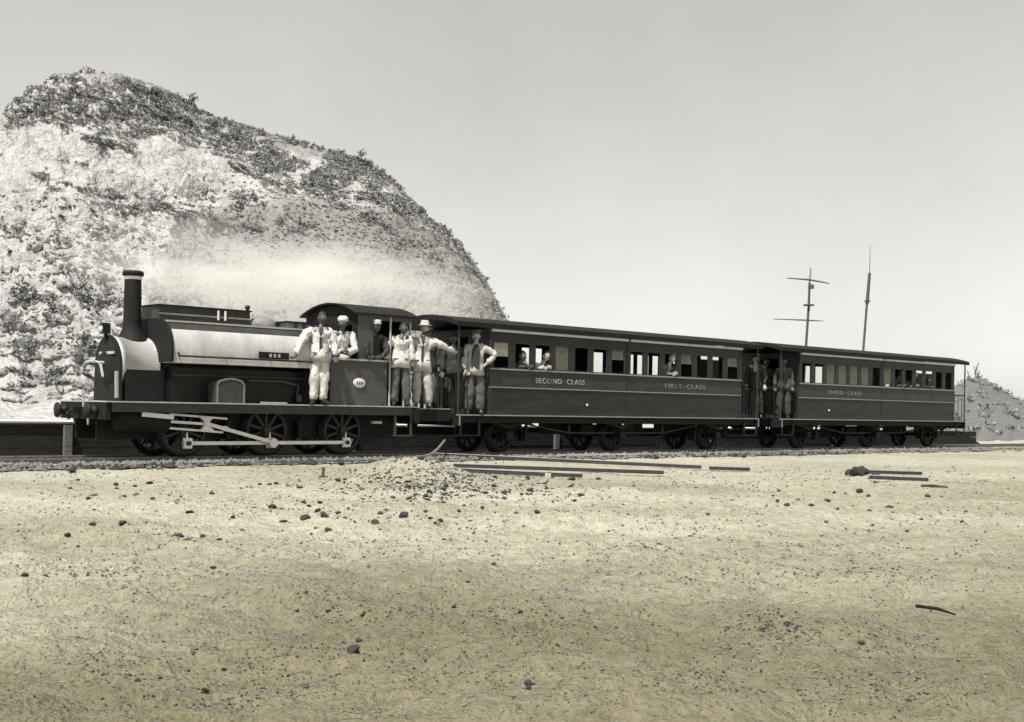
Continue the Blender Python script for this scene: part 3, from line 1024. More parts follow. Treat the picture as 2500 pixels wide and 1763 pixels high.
# front weatherboard with two spectacle windows
for (a_, b_) in ((CS + 0.03, 0.36), (0.80, 1.30), (1.74, CF - 0.03)):
    wb.prism([(a_, 0.95), (b_, 0.95), (b_, 2.69), (a_, 2.69)], CFT, CFT + 0.02)
for (a_, b_) in ((0.36, 0.80), (1.30, 1.74)):
    wb.prism([(a_, 0.95), (b_, 0.95), (b_, 2.0), (a_, 2.0)], CFT, CFT + 0.02)
    wb.prism([(a_, 2.5), (b_, 2.5), (b_, 2.69), (a_, 2.69)], CFT, CFT + 0.02)
wb.prism([(CS + 0.03, 2.69)] + ar[1:-1] + [(CF - 0.03, 2.69)], CFT, CFT + 0.02)
wb.build('weatherboard', M['soot'], loco)
rf = MB()
a0, a1 = arch(CS - 0.06, CF + 0.06, 2.69, 0.225, 16), arch(CS - 0.06, CF + 0.06, 2.72, 0.225, 16)
n = len(a0)
x0, x1 = CFT - 0.12, 4.14
vs = [(x, p[0], p[1]) for x in (x0, x1) for p in a0 + a1[::-1]]
k2 = 2 * n
rf.add(vs, [(k, (k + 1) % k2, k2 + (k + 1) % k2, k2 + k) for k in range(k2)])
rf.add(vs, [(k, k + 1, k2 - 2 - k, k2 - 1 - k) for k in range(n - 1)] + [(k2 + k, k2 + k + 1, 2 * k2 - 2 - k, 2 * k2 - 1 - k) for k in range(n - 1)])
rf.build('cab_roof', M['soot'], loco)
for x, w_ in ((3.50, CS + 0.01), (4.0, CS + 0.03), (4.0, CF - 0.03)):
    MB().tube([(x, w_, 0.948), (x, w_, 2.68)], 0.022, 8).build('handrail_post', M['plate'], loco)
MB().box(3.98, 4.02, 0.40, CF, 0.948, 2.70).build('cab_bulkhead', M['inside'], loco)
MB().box(2.13, 2.3, CS + 0.5, CF - 0.2, 0.95, 1.6).build('firebox_back', M['inside'], loco)


# ================================================================== CARRIAGES
def text_mesh(body, size, depth=0.006, m_='letter'):
    cu = bpy.data.curves.new('lettering', 'FONT')
    cu.body = body
    cu.size = size
    cu.extrude = depth / 2
    cu.align_x = 'CENTER'
    cu.space_character = 1.18
    o_ = bpy.data.objects.new('lettering', cu)
    COL.objects.link(o_)
    bpy.context.view_layer.update()
    me_ = bpy.data.meshes.new_from_object(o_.evaluated_get(bpy.context.evaluated_depsgraph_get()))
    bpy.data.objects.remove(o_)
    me_.materials.clear()
    me_.materials.append(M[m_])
    return me_


CWD = 2.0                      # carriage body width
Z_FL, Z_BELT, Z_SILL, Z_W0, Z_W1, Z_EAVE, Z_ROOF = 0.80, 1.372, 1.75, 1.80, 2.36, 2.54, 2.70
NW = 7


def carriage(label, tb0, tb1, tmid, tp0, tp1, words, bright, blinds, curtains=(), gaps=()):
    """tb0, tb1 body ends; tp0, tp1 outer ends of the platforms (train coordinates)."""
    root = thing('railway_carriage', label, 'railway carriage', at_train(tp0), TH, 'passenger carriages')
    X = lambda t: t - tp0
    b0, b1, bm_ = X(tb0), X(tb1), X(tmid)
    L = X(tp1)
    # floor, solebars, headstocks
    MB().box(0.02, L - 0.02, 0.05, CWD - 0.05, 0.745, 0.795).build('floor', M['inside'], root)
    for y0 in (0.03, CWD - 0.09):
        MB().box(0.06, L - 0.06, y0, y0 + 0.06, 0.635, 0.744).build('solebar', M['soot'], root)
    for x in (0.0, L - 0.06):
        MB().box(x, x + 0.06, 0.0, CWD, 0.57, 0.79).build('headstock', M['soot'], root)
    MB().box(0.0, L, -0.03, 0.045, 0.782, 0.806).build('floor_edge', M['mould'], root)
    # near side: lower panel, lettering panel, upper panel, pillars
    near = MB().box(b0, b1, 0.0, 0.03, 0.807, Z_BELT).build('lower_panel', M['coachd'], root)
    MB().box(b0, b1, -0.003, 0.03, Z_BELT + 0.02, Z_SILL).build('lettering_panel', M['coach'], root)
    MB().box(b0, b1, -0.02, 0.03, Z_BELT, Z_BELT + 0.02).build('belt_moulding', M['mould'] if words[0] else M['mould'], root)
    MB().box(b0, b1, -0.035, 0.03, Z_SILL, Z_SILL + 0.028).build('sill_moulding', M['mould'], root)
    MB().box(b0, b1, 0.0, 0.03, Z_W1, Z_EAVE).build('upper_panel', M['coachd'], root)
    for (a_, b_) in ((b0, bm_ - 0.03), (bm_ + 0.03, b1)):
        MB().box(a_ + 0.02, b_, -0.055, 0.03, Z_EAVE, Z_EAVE + 0.055).build('cornice', M['corn2'], root)
    for x in (b0 + 0.015, bm_, b1 - 0.015):
        MB().box(x - 0.018, x + 0.018, -0.012, -0.002, 0.81, Z_EAVE).build('corner_strip', M['coachd'] if x == bm_ else M['coach'], root)
    # windows
    edges = []
    for (a_, b_) in ((b0 + 0.03, bm_ - 0.02), (bm_ + 0.02, b1 - 0.03)):
        p = (b_ - a_) / NW
        for k in range(NW):
            edges.append((a_ + p * k, a_ + p * (k + 1)))
    wid = edges[0][1] - edges[0][0]
    pw = 0.13
    pil_me = MB().box(-pw / 2, pw / 2, 0.0, 0.03, Z_SILL + 0.029, Z_W1).mesh('pillar', M['coachd'])
    xs_ = sorted({round(e, 4) for q in edges for e in q})
    for x in xs_:
        link_mesh('pillar', pil_me, root, (x, 0, 0))
    ww = wid - pw
    fr = MB()
    fr.box(0, ww, 0.006, 0.026, Z_SILL + 0.03, Z_W0).box(0, ww, 0.006, 0.026, Z_W1 - 0.04, Z_W1 - 0.001)
    fr.box(0, 0.03, 0.006, 0.026, Z_W0, Z_W1 - 0.04).box(ww - 0.03, ww, 0.006, 0.026, Z_W0, Z_W1 - 0.04)
    fr_me = fr.mesh('window', M['coach'])
    gl_me = MB().box(0.03, ww - 0.03, 0.014, 0.018, Z_W0, Z_W1 - 0.04).mesh('glass', M['glass'])
    for k, (a_, b_) in enumerate(edges):
        w_ = link_mesh('window', fr_me, root, (a_ + pw / 2, 0, 0))
        op_ = k in curtains                        # lowered sash: no pane in the opening
        if not op_:
            link_mesh('glass', gl_me, w_)
        if k in blinds:
            zb = Z_W1 - 0.04 - blinds[k] * (Z_W1 - 0.04 - Z_W0)
            MB().box(0.032, ww - 0.032, 0.027, 0.032, zb, Z_W1 - 0.041).build('blind', M['cream'] if k == 0 else M['blind'], w_)
    for tx_, zz_ in ((1432, 1.05),) if tb0 < 10 else ((2023, 1.05),):
        MB().ball((X(on_train(tx_, 985)[0]), -0.02, zz_), 0.03, 0.025, 0.03, 10, 6).build('door_handle', M['brass'], root)
    # lettering
    for tx, body in words[1]:
        w1_, w2_ = body.split()
        lm_ = 'letter' if body[0] == 'S' else 'letterd'
        t1_, t2_ = text_mesh(w1_, 0.135, m_=lm_), text_mesh(w2_, 0.135, m_=lm_)
        l1_, l2_ = (max(v.co.x for v in q_.vertices) - min(v.co.x for v in q_.vertices) for q_ in (t1_, t2_))
        tot_ = l1_ + l2_ + 0.12
        k_ = words[2] / tot_
        link_mesh('lettering', t1_, root, (X(tx) + (-tot_ / 2 + l1_ / 2) * k_, -0.0065, 1.50), (math.radians(90), 0, 0), (k_, 1.15, 1))
        link_mesh('lettering', t2_, root, (X(tx) + (tot_ / 2 - l2_ / 2) * k_, -0.0065, 1.50), (math.radians(90), 0, 0), (k_, 1.15, 1))
    # far side: open windows shaped to the bright strips seen through them
    fw = MB()
    fw.box(b0, b1, CWD - 0.03, CWD, 0.807, Z_W0 - 0.02).box(b0, b1, CWD - 0.03, CWD, Z_W1 + 0.02, Z_EAVE + 0.06)
    holes = sorted((X(on_train(x0, y_, CWD)[0]), X(on_train(x1, y_, CWD)[0])) for x0, x1, y_ in bright)
    cur = b0
    for a_, b_ in holes:
        fw.box(cur, a_, CWD - 0.03, CWD, Z_W0 - 0.02, Z_W1 + 0.02)
        cur = b_
    fw.box(cur, b1, CWD - 0.03, CWD, Z_W0 - 0.02, Z_W1 + 0.02)
    fw.build('far_side', M['inside'], root)
    # ends with doorways
    for x in (b0, b1 - 0.03):
        MB().box(x, x + 0.03, 0.031, 0.70, 0.797, Z_EAVE + 0.06).box(x, x + 0.03, 1.30, CWD - 0.031, 0.797, Z_EAVE + 0.06).box(x, x + 0.03, 0.70, 1.30, 2.45, Z_EAVE + 0.06).build('end_wall', M['coachd'], root)
        MB().box(x + 0.005, x + 0.025, 0.702, 1.298, 0.80, 1.74).build('door', M['coachd'], root)
    MB().box(bm_ - 0.02, bm_ + 0.02, 0.032, CWD - 0.032, 0.797, 1.72).build('partition', M['inside'], root)
    for (y0, y1) in ((0.05, 0.4), (1.6, 1.95)):
        MB().box(b0 + 0.1, b1 - 0.1, y0, y1, 1.18, 1.23).build('bench', M['wood'], root)
    # roof
    r0, r1 = 0.0 - 0.08, L + 0.08
    a0_, a1_ = arch(-0.06, CWD + 0.06, Z_EAVE + 0.06, 0.17, 16), arch(-0.06, CWD + 0.06, Z_ROOF, 0.17, 16)
    n_ = len(a0_)
    k2_ = 2 * n_
    vs_ = [(x, p[0], p[1]) for x in (r0, r1) for p in a0_ + a1_[::-1]]
    R = MB()
    R.add(vs_, [(k, (k + 1) % k2_, k2_ + (k + 1) % k2_, k2_ + k) for k in range(k2_)])
    R.add(vs_, [(k, k + 1, k2_ - 2 - k, k2_ - 1 - k) for k in range(n_ - 1)] + [(k2_ + k, k2_ + k + 1, 2 * k2_ - 2 - k, 2 * k2_ - 1 - k) for k in range(n_ - 1)])
    R.build('roof', M['roof'], root)
    # platform posts, railings, steps
    for x, s_ in ((0.03, 1), (L - 0.03, -1)):
        for y_ in (0.03, CWD - 0.03):
            MB().tube([(x, y_, 0.80), (x, y_, 2.62)], 0.022, 8).build('platform_post', M['loco'], root)
        g = MB()
        for y_ in np.linspace(0.12, 0.62, 5):
            g.tube([(x, y_, 0.80), (x, y_, 1.62)], 0.011, 5)
        g.tube([(x, 0.03, 1.63), (x, 0.64, 1.63)], 0.02, 6)
        g.build('end_railing', M['frame'], root)
        g = MB()
        for y_ in np.linspace(1.38, 1.9, 5):
            g.tube([(x, y_, 0.80), (x, y_, 1.62)], 0.011, 5)
        g.tube([(x, 1.36, 1.63), (x, CWD - 0.03, 1.63)], 0.02, 6)
        g.build('end_railing', M['frame'], root)
        stp = MB().box(x + (0.04 if s_ > 0 else -0.60), x + (0.60 if s_ > 0 else -0.04), -0.03, 0.2, 0.36, 0.385)
        for dx in (0.06, 0.56):
            stp.bar((x + s_ * dx, 0.0, 0.37), (x + s_ * dx, 0.0, 0.78), 0.02, 0.045)
        stp.build('step', M['frame'], root)
        MB().box(x - 0.012, x + 0.012, -0.045, -0.031, 0.58, 0.80).build('step_iron', M['mould'], root)
        bf = MB().box(min(x, x - s_ * 0.42), max(x, x - s_ * 0.42), 0.93, 1.07, 0.60, 0.72)
        bf.cyl((x - s_ * 0.36, 1.0, 0.66), (x - s_ * 0.44, 1.0, 0.66), 0.16, n=16)
        bf.build('centre_buffer', M['soot'], root)
    # running gear: three axles
    xm = (b0 + b1) / 2
    for x in (xm - 3.55, xm, xm + 3.55):
        for s_ in (0, 1):
            w_ = link_mesh('wheel', cw_me, root, (x, 0 if s_ == 0 else CWD, 0.36), (0, 0, 0), (1, 1 if s_ == 0 else -1, 1))
            link_mesh('tyre', ct_me, w_)
            y_ = 0.27 if s_ == 0 else CWD - 0.27
            ag = MB()
            for d_ in (-1, 1):
                ag.bar((x + d_ * 0.11, y_, 0.27), (x + d_ * 0.11, y_, 0.5), 0.02, 0.05, (0, 1, 0)).bar((x + d_ * 0.11, y_, 0.5), (x + d_ * 0.34, y_, 0.72), 0.02, 0.05, (0, 1, 0))
            ag.bar((x - 0.13, y_, 0.26), (x + 0.13, y_, 0.26), 0.02, 0.035)
            ag.build('axle_guard', M['soot'], root)
            yb_ = 0.19 if s_ == 0 else CWD - 0.19
            MB().box(x - 0.085, x + 0.085, yb_ - 0.07, yb_ + 0.08, 0.29, 0.45).build('axle_box', M['frame'], root)
            sp_ = MB()
            for q in range(4):
                l_ = 0.52 - 0.11 * q
                z_ = 0.585 - 0.024 * q
                sp_.bar((x - l_, yb_, z_ + 0.05), (x, yb_, z_ - 0.0), 0.07, 0.02).bar((x, yb_, z_), (x + l_, yb_, z_ + 0.05), 0.07, 0.02)
            sp_.build('leaf_spring', M['frame'], root)
        MB().cyl((x, 0.3, 0.36), (x, CWD - 0.3, 0.36), 0.05, n=10).build('axle', M['frame'], root)
    tr = MB().tube([(xm - 3.0, 0.3, 0.62), (xm - 1.6, 0.3, 0.42), (xm + 1.6, 0.3, 0.42), (xm + 3.0, 0.3, 0.62)], 0.018, 6)
    tr.tube([(xm - 1.6, 0.3, 0.42), (xm - 1.6, 0.3, 0.6)], 0.025, 6).tube([(xm + 1.6, 0.3, 0.42), (xm + 1.6, 0.3, 0.6)], 0.025, 6)
    tr.build('truss_rod', M['valance'], root)
    MB().box(xm - 0.9, xm + 0.9, 0.6, 1.4, 0.36, 0.6).build('gas_tank', M['soot'], root)
    segs = sorted((X(on_train(x0, 1046, 1.0)[0]), X(on_train(x1, 1046, 1.0)[0])) for x0, x1 in gaps)
    cur = b0 + 0.1
    for a_, b_ in segs + [(b1 - 0.1, b1)]:
        if a_ - cur > 0.06:
            MB().box(cur, a_, 0.98, 1.02, 0.27 + 0.05 * ((len(root.children)) % 3), 0.70).build('underframe_blocker', M['soot'], root)  # added plates block the bright view under the carriage outside the gaps
        cur = max(cur, b_)
    for x in (xm - 2.9, xm + 2.9):
        MB().bar((x, 0.32, 0.64), (x - 0.06, 0.32, 0.22), 0.05, 0.05).box(x - 0.1, x - 0.02, 0.36, 0.5, 0.24, 0.48).build('brake_block', M['frame'], root)
    return root


cw_me = wheel_mb(0.36, 0.435, 8).mesh('wheel', M['frame'])
ct_me = tyre_mb(0.36, 0.435).mesh('tyre', M['frame'])
T_sec = (on_train(1292, 935)[0] + on_train(1440, 935)[0]) / 2
T_fst = (on_train(1617, 940)[0] + on_train(1727, 945)[0]) / 2
T_thd = (on_train(2015, 960)[0] + on_train(2108, 965)[0]) / 2
c1 = carriage('dark carriage lettered second class and first class, coupled between locomotive and last carriage', 5.97, 14.54, 10.236, 5.12, 15.31,
              (True, [(T_sec, 'SECOND CLASS'), (T_fst, 'FIRST CLASS')], 1.52),
              [(1272, 1297, 870), (1305, 1322, 870), (1441, 1471, 880), (1537, 1546, 880), (1554, 1568, 880), (1577, 1583, 880), (1591, 1606, 880), (1642, 1647, 885), (1716, 1723, 885), (1730, 1752, 885)],
              {0: 0.55, 3: 1.0, 6: 0.42, 10: 0.42, 13: 0.42}, (1, 2, 9), [(1272, 1316), (1368, 1382), (1423, 1431), (1445, 1457), (1472, 1481), (1517, 1526), (1567, 1597), (1727, 1764), (1776, 1784)])
c2 = carriage('last dark carriage lettered third class, with open platform at the tail of the train', 17.15, 25.59, 21.33, 16.29, 26.39,
              (True, [(T_thd, 'THIRD CLASS')], 1.75),
              [(1963, 1977, 905), (1989, 2007, 905), (2074, 2086, 900), (2160, 2172, 910), (2239, 2251, 915), (2257, 2275, 915)],
              {2: 1.0, 3: 1.0, 4: 1.0, 5: 1.0, 7: 0.9}, (8, 9, 10, 11), [(1984, 2003), (2063, 2093), (2146, 2156), (2197, 2205), (2211, 2232), (2280, 2296), (2302, 2318)])

# ================================================================== SHIP beyond the train (only its masts clear the roofs)
SY = 205.0
sb0 = at_depth(2030, 1015, SY)
ship = thing('sailing_ship', 'sailing ship with two bare masts rising beyond the last carriage roof', 'ship', (sb0[0], sb0[1], wz), 0)
hl = MB()
secs = []
for k in range(13):
    q = k / 12
    x = -11 + 22 * q
    bw = 2.6 * math.sin(math.pi * min(1, max(0.02, q * 0.94 + 0.05))) ** 0.6
    top = 2.6 + 0.9 * (2 * q - 1) ** 2
    secs.append([(x, -bw, top), (x, -bw * 0.9, 0.6), (x, 0, -0.3), (x, bw * 0.9, 0.6), (x, bw, top)])
vs = [p for s_ in secs for p in s_]
hl.add(vs, [(k * 5 + j, k * 5 + j + 1, k * 5 + 5 + j + 1, k * 5 + 5 + j) for k in range(12) for j in range(4)] + [(k * 5 + 4, k * 5, k * 5 + 5, k * 5 + 9) for k in range(12)])
hl.build('hull', M['hull'], ship)


def shp(x, y, dY=0.0):
    p = at_depth(x, y, SY + dY)
    return (p[0] - sb0[0], p[1] - sb0[1], p[2] - wz)


m1 = MB().cyl(shp(1957, 1005), shp(1974.5, 745), 0.26, 0.2, 8).cyl(shp(1974, 760), shp(1976.5, 690), 0.22, 0.2, 8).cyl(shp(1976.5, 690), shp(1979.5, 655), 0.12, 0.08, 8)
m1 = m1.build('mast', M['ship'], ship)
MB().box(-0.75, 0.75, -0.7, 0.7, -0.12, 0.12).build('mast_top', M['ship'], m1).location = shp(1974.5, 745)
MB().box(-0.35, 0.5, -0.3, 0.3, -0.35, 0.35).build('mast_cap', M['ship'], m1).location = shp(1979, 700)
MB().cyl(shp(1922, 679), shp(1975, 683), 0.08, 0.16, 8).cyl(shp(1975, 683), shp(2025, 692), 0.16, 0.08, 8).build('yard', M['ship'], m1)
MB().cyl(shp(1888, 779), shp(1972, 782), 0.06, 0.13, 8).cyl(shp(1972, 782), shp(2010, 784), 0.13, 0.06, 8).build('yard', M['ship'], m1)
m2 = MB().cyl(shp(2096, 1005), shp(2117, 735), 0.2, 0.2, 8).cyl(shp(2117, 742), shp(2123, 667), 0.3, 0.24, 8).cyl(shp(2123, 670), shp(2124.5, 600), 0.07, 0.03, 6)
m2 = m2.build('mast', M['ship'], ship)
MB().box(-0.4, 0.4, -0.35, 0.35, -0.1, 0.1).build('mast_top', M['ship'], m2).location = shp(2117.5, 735)

exec_people = True
# ================================================================== PEOPLE (local: -y faces the camera side of the train, x along the train)
def skin_mesh(name, nodes, edges, root, material, sub=1):
    """nodes: {key: (x, y, z, rx, ry)}; one continuous skinned surface."""
    keys = list(nodes)
    idx = {k: i for i, k in enumerate(keys)}
    me = bpy.data.meshes.new(name)
    me.from_pydata([nodes[k][:3] for k in keys], [(idx[a], idx[b]) for a, b in edges], [])
    o_ = bpy.data.objects.new(name, me)
    COL.objects.link(o_)
    md = o_.modifiers.new('skin', 'SKIN')
    md.use_smooth_shade = True
    md.branch_smoothing = 0.6
    lay = me.skin_vertices[0].data
    for k in keys:
        r = nodes[k][3:]
        lay[idx[k]].radius = (r[0], r[-1])
        lay[idx[k]].use_root = (k == root)
    ms = o_.modifiers.new('sub', 'SUBSURF')
    ms.levels = ms.render_levels = sub
    bpy.context.view_layer.update()
    out = bpy.data.meshes.new_from_object(o_.evaluated_get(bpy.context.evaluated_depsgraph_get()))
    bpy.data.objects.remove(o_)
    bpy.data.meshes.remove(me)
    out.name = name
    out.materials.clear()
    if material:
        out.materials.append(material)
    return out


def head_mb():
    """Head about 0.23 m high centred on the origin, face towards -y."""
    nu, nv = 20, 15
    h = MB()
    vs = []
    for i in range(nv + 1):
        a = math.pi * i / nv
        for k in range(nu):
            p = 2 * math.pi * k / nu
            x, y, z = math.sin(a) * math.cos(p), math.sin(a) * math.sin(p), math.cos(a)
            X_, Y_, Z_ = x * 0.076, y * 0.096, z * 0.118
            if z < 0:
                X_ *= 1 - 0.28 * (-z)
                Y_ = Y_ * (1 - 0.15 * (-z)) - 0.018 * (-z)
            if y < 0:
                f = max(0, -y)
                nose = math.exp(-((x / 0.16) ** 2)) * math.exp(-((z + 0.18) / 0.2) ** 2)
                Y_ -= 0.026 * nose * f
                for sx in (-1, 1):
                    Y_ += 0.012 * f * math.exp(-(((x - sx * 0.42) / 0.2) ** 2)) * math.exp(-((z - 0.06) / 0.13) ** 2)
                Y_ -= 0.006 * f * math.exp(-((x / 0.3) ** 2)) * math.exp(-((z + 0.5) / 0.1) ** 2)
                Y_ -= 0.008 * f * math.exp(-((x / 0.3) ** 2)) * math.exp(-((z + 0.82) / 0.14) ** 2)
            vs.append((X_, Y_, Z_))
    fs = [(i * nu + k, i * nu + (k + 1) % nu, (i + 1) * nu + (k + 1) % nu, (i + 1) * nu + k) for i in range(nv) for k in range(nu)]
    h.add(vs, fs, True)
    for s_ in (-1, 1):
        h.ball((s_ * 0.076, 0.008, -0.012), 0.012, 0.022, 0.034, 8, 6)
    return h


def hand_mb(mb, wrist, tip, side):
    """Palm, four unequal bent fingers and a thumb from the wrist towards tip."""
    w_, t_ = Vector(wrist), Vector(tip)
    a = (t_ - w_).normalized()
    up = Vector((0, -1, 0.2)) if abs(a.z) > 0.6 else Vector((0, 0, 1))
    c = a.cross(up).normalized() * side
    g = c.cross(a).normalized()
    base = w_ + a * 0.085
    mb.bar(w_ - a * 0.01, base, 0.072, 0.034, g)
    for k, (off, ln) in enumerate(((-0.028, 0.062), (-0.009, 0.074), (0.010, 0.068), (0.029, 0.052))):
        p = base + c * off - a * 0.006
        q = p + (a * 0.85 - g * 0.4).normalized() * ln * 0.55
        r = q + (a * 0.4 - g * 0.9).normalized() * ln * 0.5
        mb.cyl(p, q, 0.0092, 0.0085, 6).cyl(q, r, 0.0085, 0.007, 6)
    p = w_ + a * 0.03 - c * 0.03
    q = p + (a * 0.6 - c * 0.7 - g * 0.2).normalized() * 0.04
    mb.cyl(p, q, 0.012, 0.010, 6).cyl(q, q + (a * 0.95 - g * 0.3).normalized() * 0.03, 0.010, 0.008, 6)


HEAD = head_mb()


def folds(me, amp, key):
    """Creases in cloth: push the surface in and out along its normals."""
    n = len(me.vertices)
    co = np.empty(n * 3, np.float32)
    no = np.empty(n * 3, np.float32)
    me.vertices.foreach_get('co', co)
    me.vertex_normals.foreach_get('vector', no)
    co, no = co.reshape(-1, 3), no.reshape(-1, 3)
    k = (sum(map(ord, key)) % 97) * 1.7
    h = np.abs(fbm(co[:, 0] * 16 + co[:, 1] * 11 + co[:, 2] * 4 + k, co[:, 2] * 6 + co[:, 1] * 4 - co[:, 0] * 3 + k, 3) - 0.5) * 2.6
    co = co + no * ((h - 0.25) * amp * 2.2)[:, None]
    me.vertices.foreach_set('co', co.ravel())
    me.update()


def person(label, t, w, z, rz=0.0, skin='skin_d', top='white', legs='darkcl', shoe='leather', hat=None, hatm='white', pose=None, scale=1.0, waistcoat=False, beard=False, open_jacket=False, hem=0.80, head_turn=0.0, head_tilt=0.0, face=0.1):
    J = dict(pel=(0, 0, .93), spi=(0, .0, 1.10), che=(0, .0, 1.30), nek=(0, 0, 1.47), hed=(0, -.02, 1.60),
             ls=(-.175, 0, 1.40), le=(-.23, .02, 1.12), lw=(-.24, -.06, .88), lt=(-.235, -.09, .78),
             rs=(.175, 0, 1.40), re=(.23, .02, 1.12), rw=(.24, -.06, .88), rt=(.235, -.09, .78),
             lh=(-.09, 0, .88), lk=(-.10, -.02, .49), la=(-.11, .02, .10), lo=(-.13, -.13, .035),
             rh=(.09, 0, .88), rk=(.10, -.02, .49), ra=(.11, .02, .10), ro=(.13, -.13, .035))
    if pose:
        J.update(pose)
    if rz is None:                                         # turned towards the photographer
        q = train_xy(t, w)
        rz = math.atan2(-q[0], q[1]) - TH + face
    if not any(k in label for k in ('window',)):
        rr = random.Random(label)
        sway, bend = rr.uniform(-.03, .03), rr.uniform(0.0, .05)
        for k, f in (('pel', 1), ('lh', 1), ('rh', 1), ('spi', .8), ('che', .2), ('nek', -.2), ('hed', -.3)):
            J[k] = (J[k][0] + sway * f, J[k][1], J[k][2])
        q_ = rr.choice('lr')
        kx, ky, kz = J[q_ + 'k']
        J[q_ + 'k'] = (kx * 1.15, ky - bend, kz)
        for k in ('a', 'o'):
            ax, ay, az = J[q_ + k]
            J[q_ + k] = (ax * 1.25, ay - bend * .6, az)
        head_turn += rr.uniform(-.3, .3)
    root = thing('person', label, 'person', at_train(t, w, z), TH + rz, 'people riding on the train')
    root.scale = (scale,) * 3
    g = lambda k, rx, ry=None: (*J[k], rx, ry or rx)
    # body: one continuous surface, trunk to hands and feet
    nd = dict(pel=g('pel', .125, .10), spi=g('spi', .12, .10), che=g('che', .14, .11), nek=g('nek', .052), hb=(*(Vector(J['hed']) - Vector((0, -.02, .06))), .05, .05),
              ls=g('ls', .062), le=g('le', .043), lw=g('lw', .028), rs=g('rs', .062), re=g('re', .043), rw=g('rw', .028),
              lh=g('lh', .085), lk=g('lk', .058), la=g('la', .034), lo=g('lo', .018), rh=g('rh', .085), rk=g('rk', .058), ra=g('ra', .034), ro=g('ro', .018))
    ed = [('pel', 'spi'), ('spi', 'che'), ('che', 'nek'), ('nek', 'hb'), ('che', 'ls'), ('ls', 'le'), ('le', 'lw'), ('che', 'rs'), ('rs', 're'), ('re', 'rw'),
          ('pel', 'lh'), ('lh', 'lk'), ('lk', 'la'), ('la', 'lo'), ('pel', 'rh'), ('rh', 'rk'), ('rk', 'ra'), ('ra', 'ro')]
    bme = skin_mesh('body', nd, ed, 'pel', M[skin])
    ex = MB()
    R = Matrix.Rotation(head_turn, 3, 'Z') @ Matrix.Rotation(head_tilt, 3, 'X')
    hv = [tuple(R @ Vector(p) + Vector(J['hed'])) for p in HEAD.v]
    ex.add(hv, HEAD.f, True)
    hand_mb(ex, J['lw'], J['lt'], -1)
    hand_mb(ex, J['rw'], J['rt'], 1)
    import bmesh
    em = ex.mesh('extra')
    bm = bmesh.new()
    bm.from_mesh(bme)
    bm.from_mesh(em)
    bm.to_mesh(bme)
    bm.free()
    bpy.data.meshes.remove(em)
    link_mesh('body', bme, root)
    rr_face = random.Random(label + 'f')

    def place_early(mb_):
        mb_.v = [tuple(R @ Vector(p) + Vector(J['hed'])) for p in mb_.v]
        return mb_
    # eyes
    e = MB()
    for s_ in (-1, 1):
        p = R @ Vector((s_ * 0.031, -0.080, 0.008)) + Vector(J['hed'])
        e.ball(p, 0.010, 0.007, 0.007, 8, 5)
    e.build('eyes', M['eye'], root)
    # trousers
    dn = lambda k: Vector(J[k])
    nd = dict(wa=(*(dn('pel') + Vector((0, 0, .07))), .148, .125), pel=g('pel', .155, .13), lh=g('lh', .115), lk=g('lk', .098), la=(*(dn('la') + (dn('lk') - dn('la')) * -0.06), .088, .088),
              rh=g('rh', .115), rk=g('rk', .098), ra=(*(dn('ra') + (dn('rk') - dn('ra')) * -0.06), .088, .088))
    tm = skin_mesh('trousers', nd, [('wa', 'pel'), ('pel', 'lh'), ('lh', 'lk'), ('lk', 'la'), ('pel', 'rh'), ('rh', 'rk'), ('rk', 'ra')], 'pel', M[legs], 2)
    folds(tm, 0.020, label)
    link_mesh('trousers', tm, root)
    # jacket or shirt
    hemv = dn('pel') + (Vector((0, 0, -1))) * (0.93 - hem)
    lc = dn('lw') + (dn('le') - dn('lw')) * 0.12
    rc = dn('rw') + (dn('re') - dn('rw')) * 0.12
    wst = dn('pel') + (dn('spi') - dn('pel')) * 0.35
    nd = dict(wst=(*wst, .150, .125), spi=g('spi', .162, .132), che=g('che', .178, .14), col=(*(dn('nek') + (dn('che') - dn('nek')) * 0.28), .085, .08),
              ls=g('ls', .088), le=g('le', .068), lc=(*lc, .052, .052), rs=g('rs', .088), re=g('re', .068), rc=(*rc, .052, .052))
    jm = skin_mesh('jacket', nd, [('wst', 'spi'), ('spi', 'che'), ('che', 'col'), ('che', 'ls'), ('ls', 'le'), ('le', 'lc'), ('che', 'rs'), ('rs', 're'), ('re', 'rc')], 'spi', M[top], 2)
    sk = MB()
    rings = [(dn('spi') + (dn('che') - dn('spi')) * 0.25, .150, .120), (dn('spi'), .168, .138), (wst, .178, .150), (dn('pel'), .192, .165), (hemv, .205, .178), (hemv + Vector((0, 0, .004)), .19, .165), (dn('pel'), .16, .14)]
    nn = 22
    vs_ = []
    for c_, rx_, ry_ in rings:
        for k in range(nn):
            a_ = 2 * math.pi * k / nn
            wob = 1 + 0.07 * math.sin(3 * a_ + len(label)) + 0.05 * math.sin(8 * a_ + 2)
            vs_.append((c_.x + rx_ * wob * math.cos(a_), c_.y + ry_ * wob * math.sin(a_), c_.z))
    sk.add(vs_, [(i * nn + k, i * nn + (k + 1) % nn, (i + 1) * nn + (k + 1) % nn, (i + 1) * nn + k) for i in range(len(rings) - 1) for k in range(nn)], True)
    em = sk.mesh('skirt')
    bm = bmesh.new()
    bm.from_mesh(jm)
    bm.from_mesh(em)
    bm.to_mesh(jm)
    bm.free()
    bpy.data.meshes.remove(em)
    folds(jm, 0.024, label + 'j')
    jk = link_mesh('jacket', jm, root)
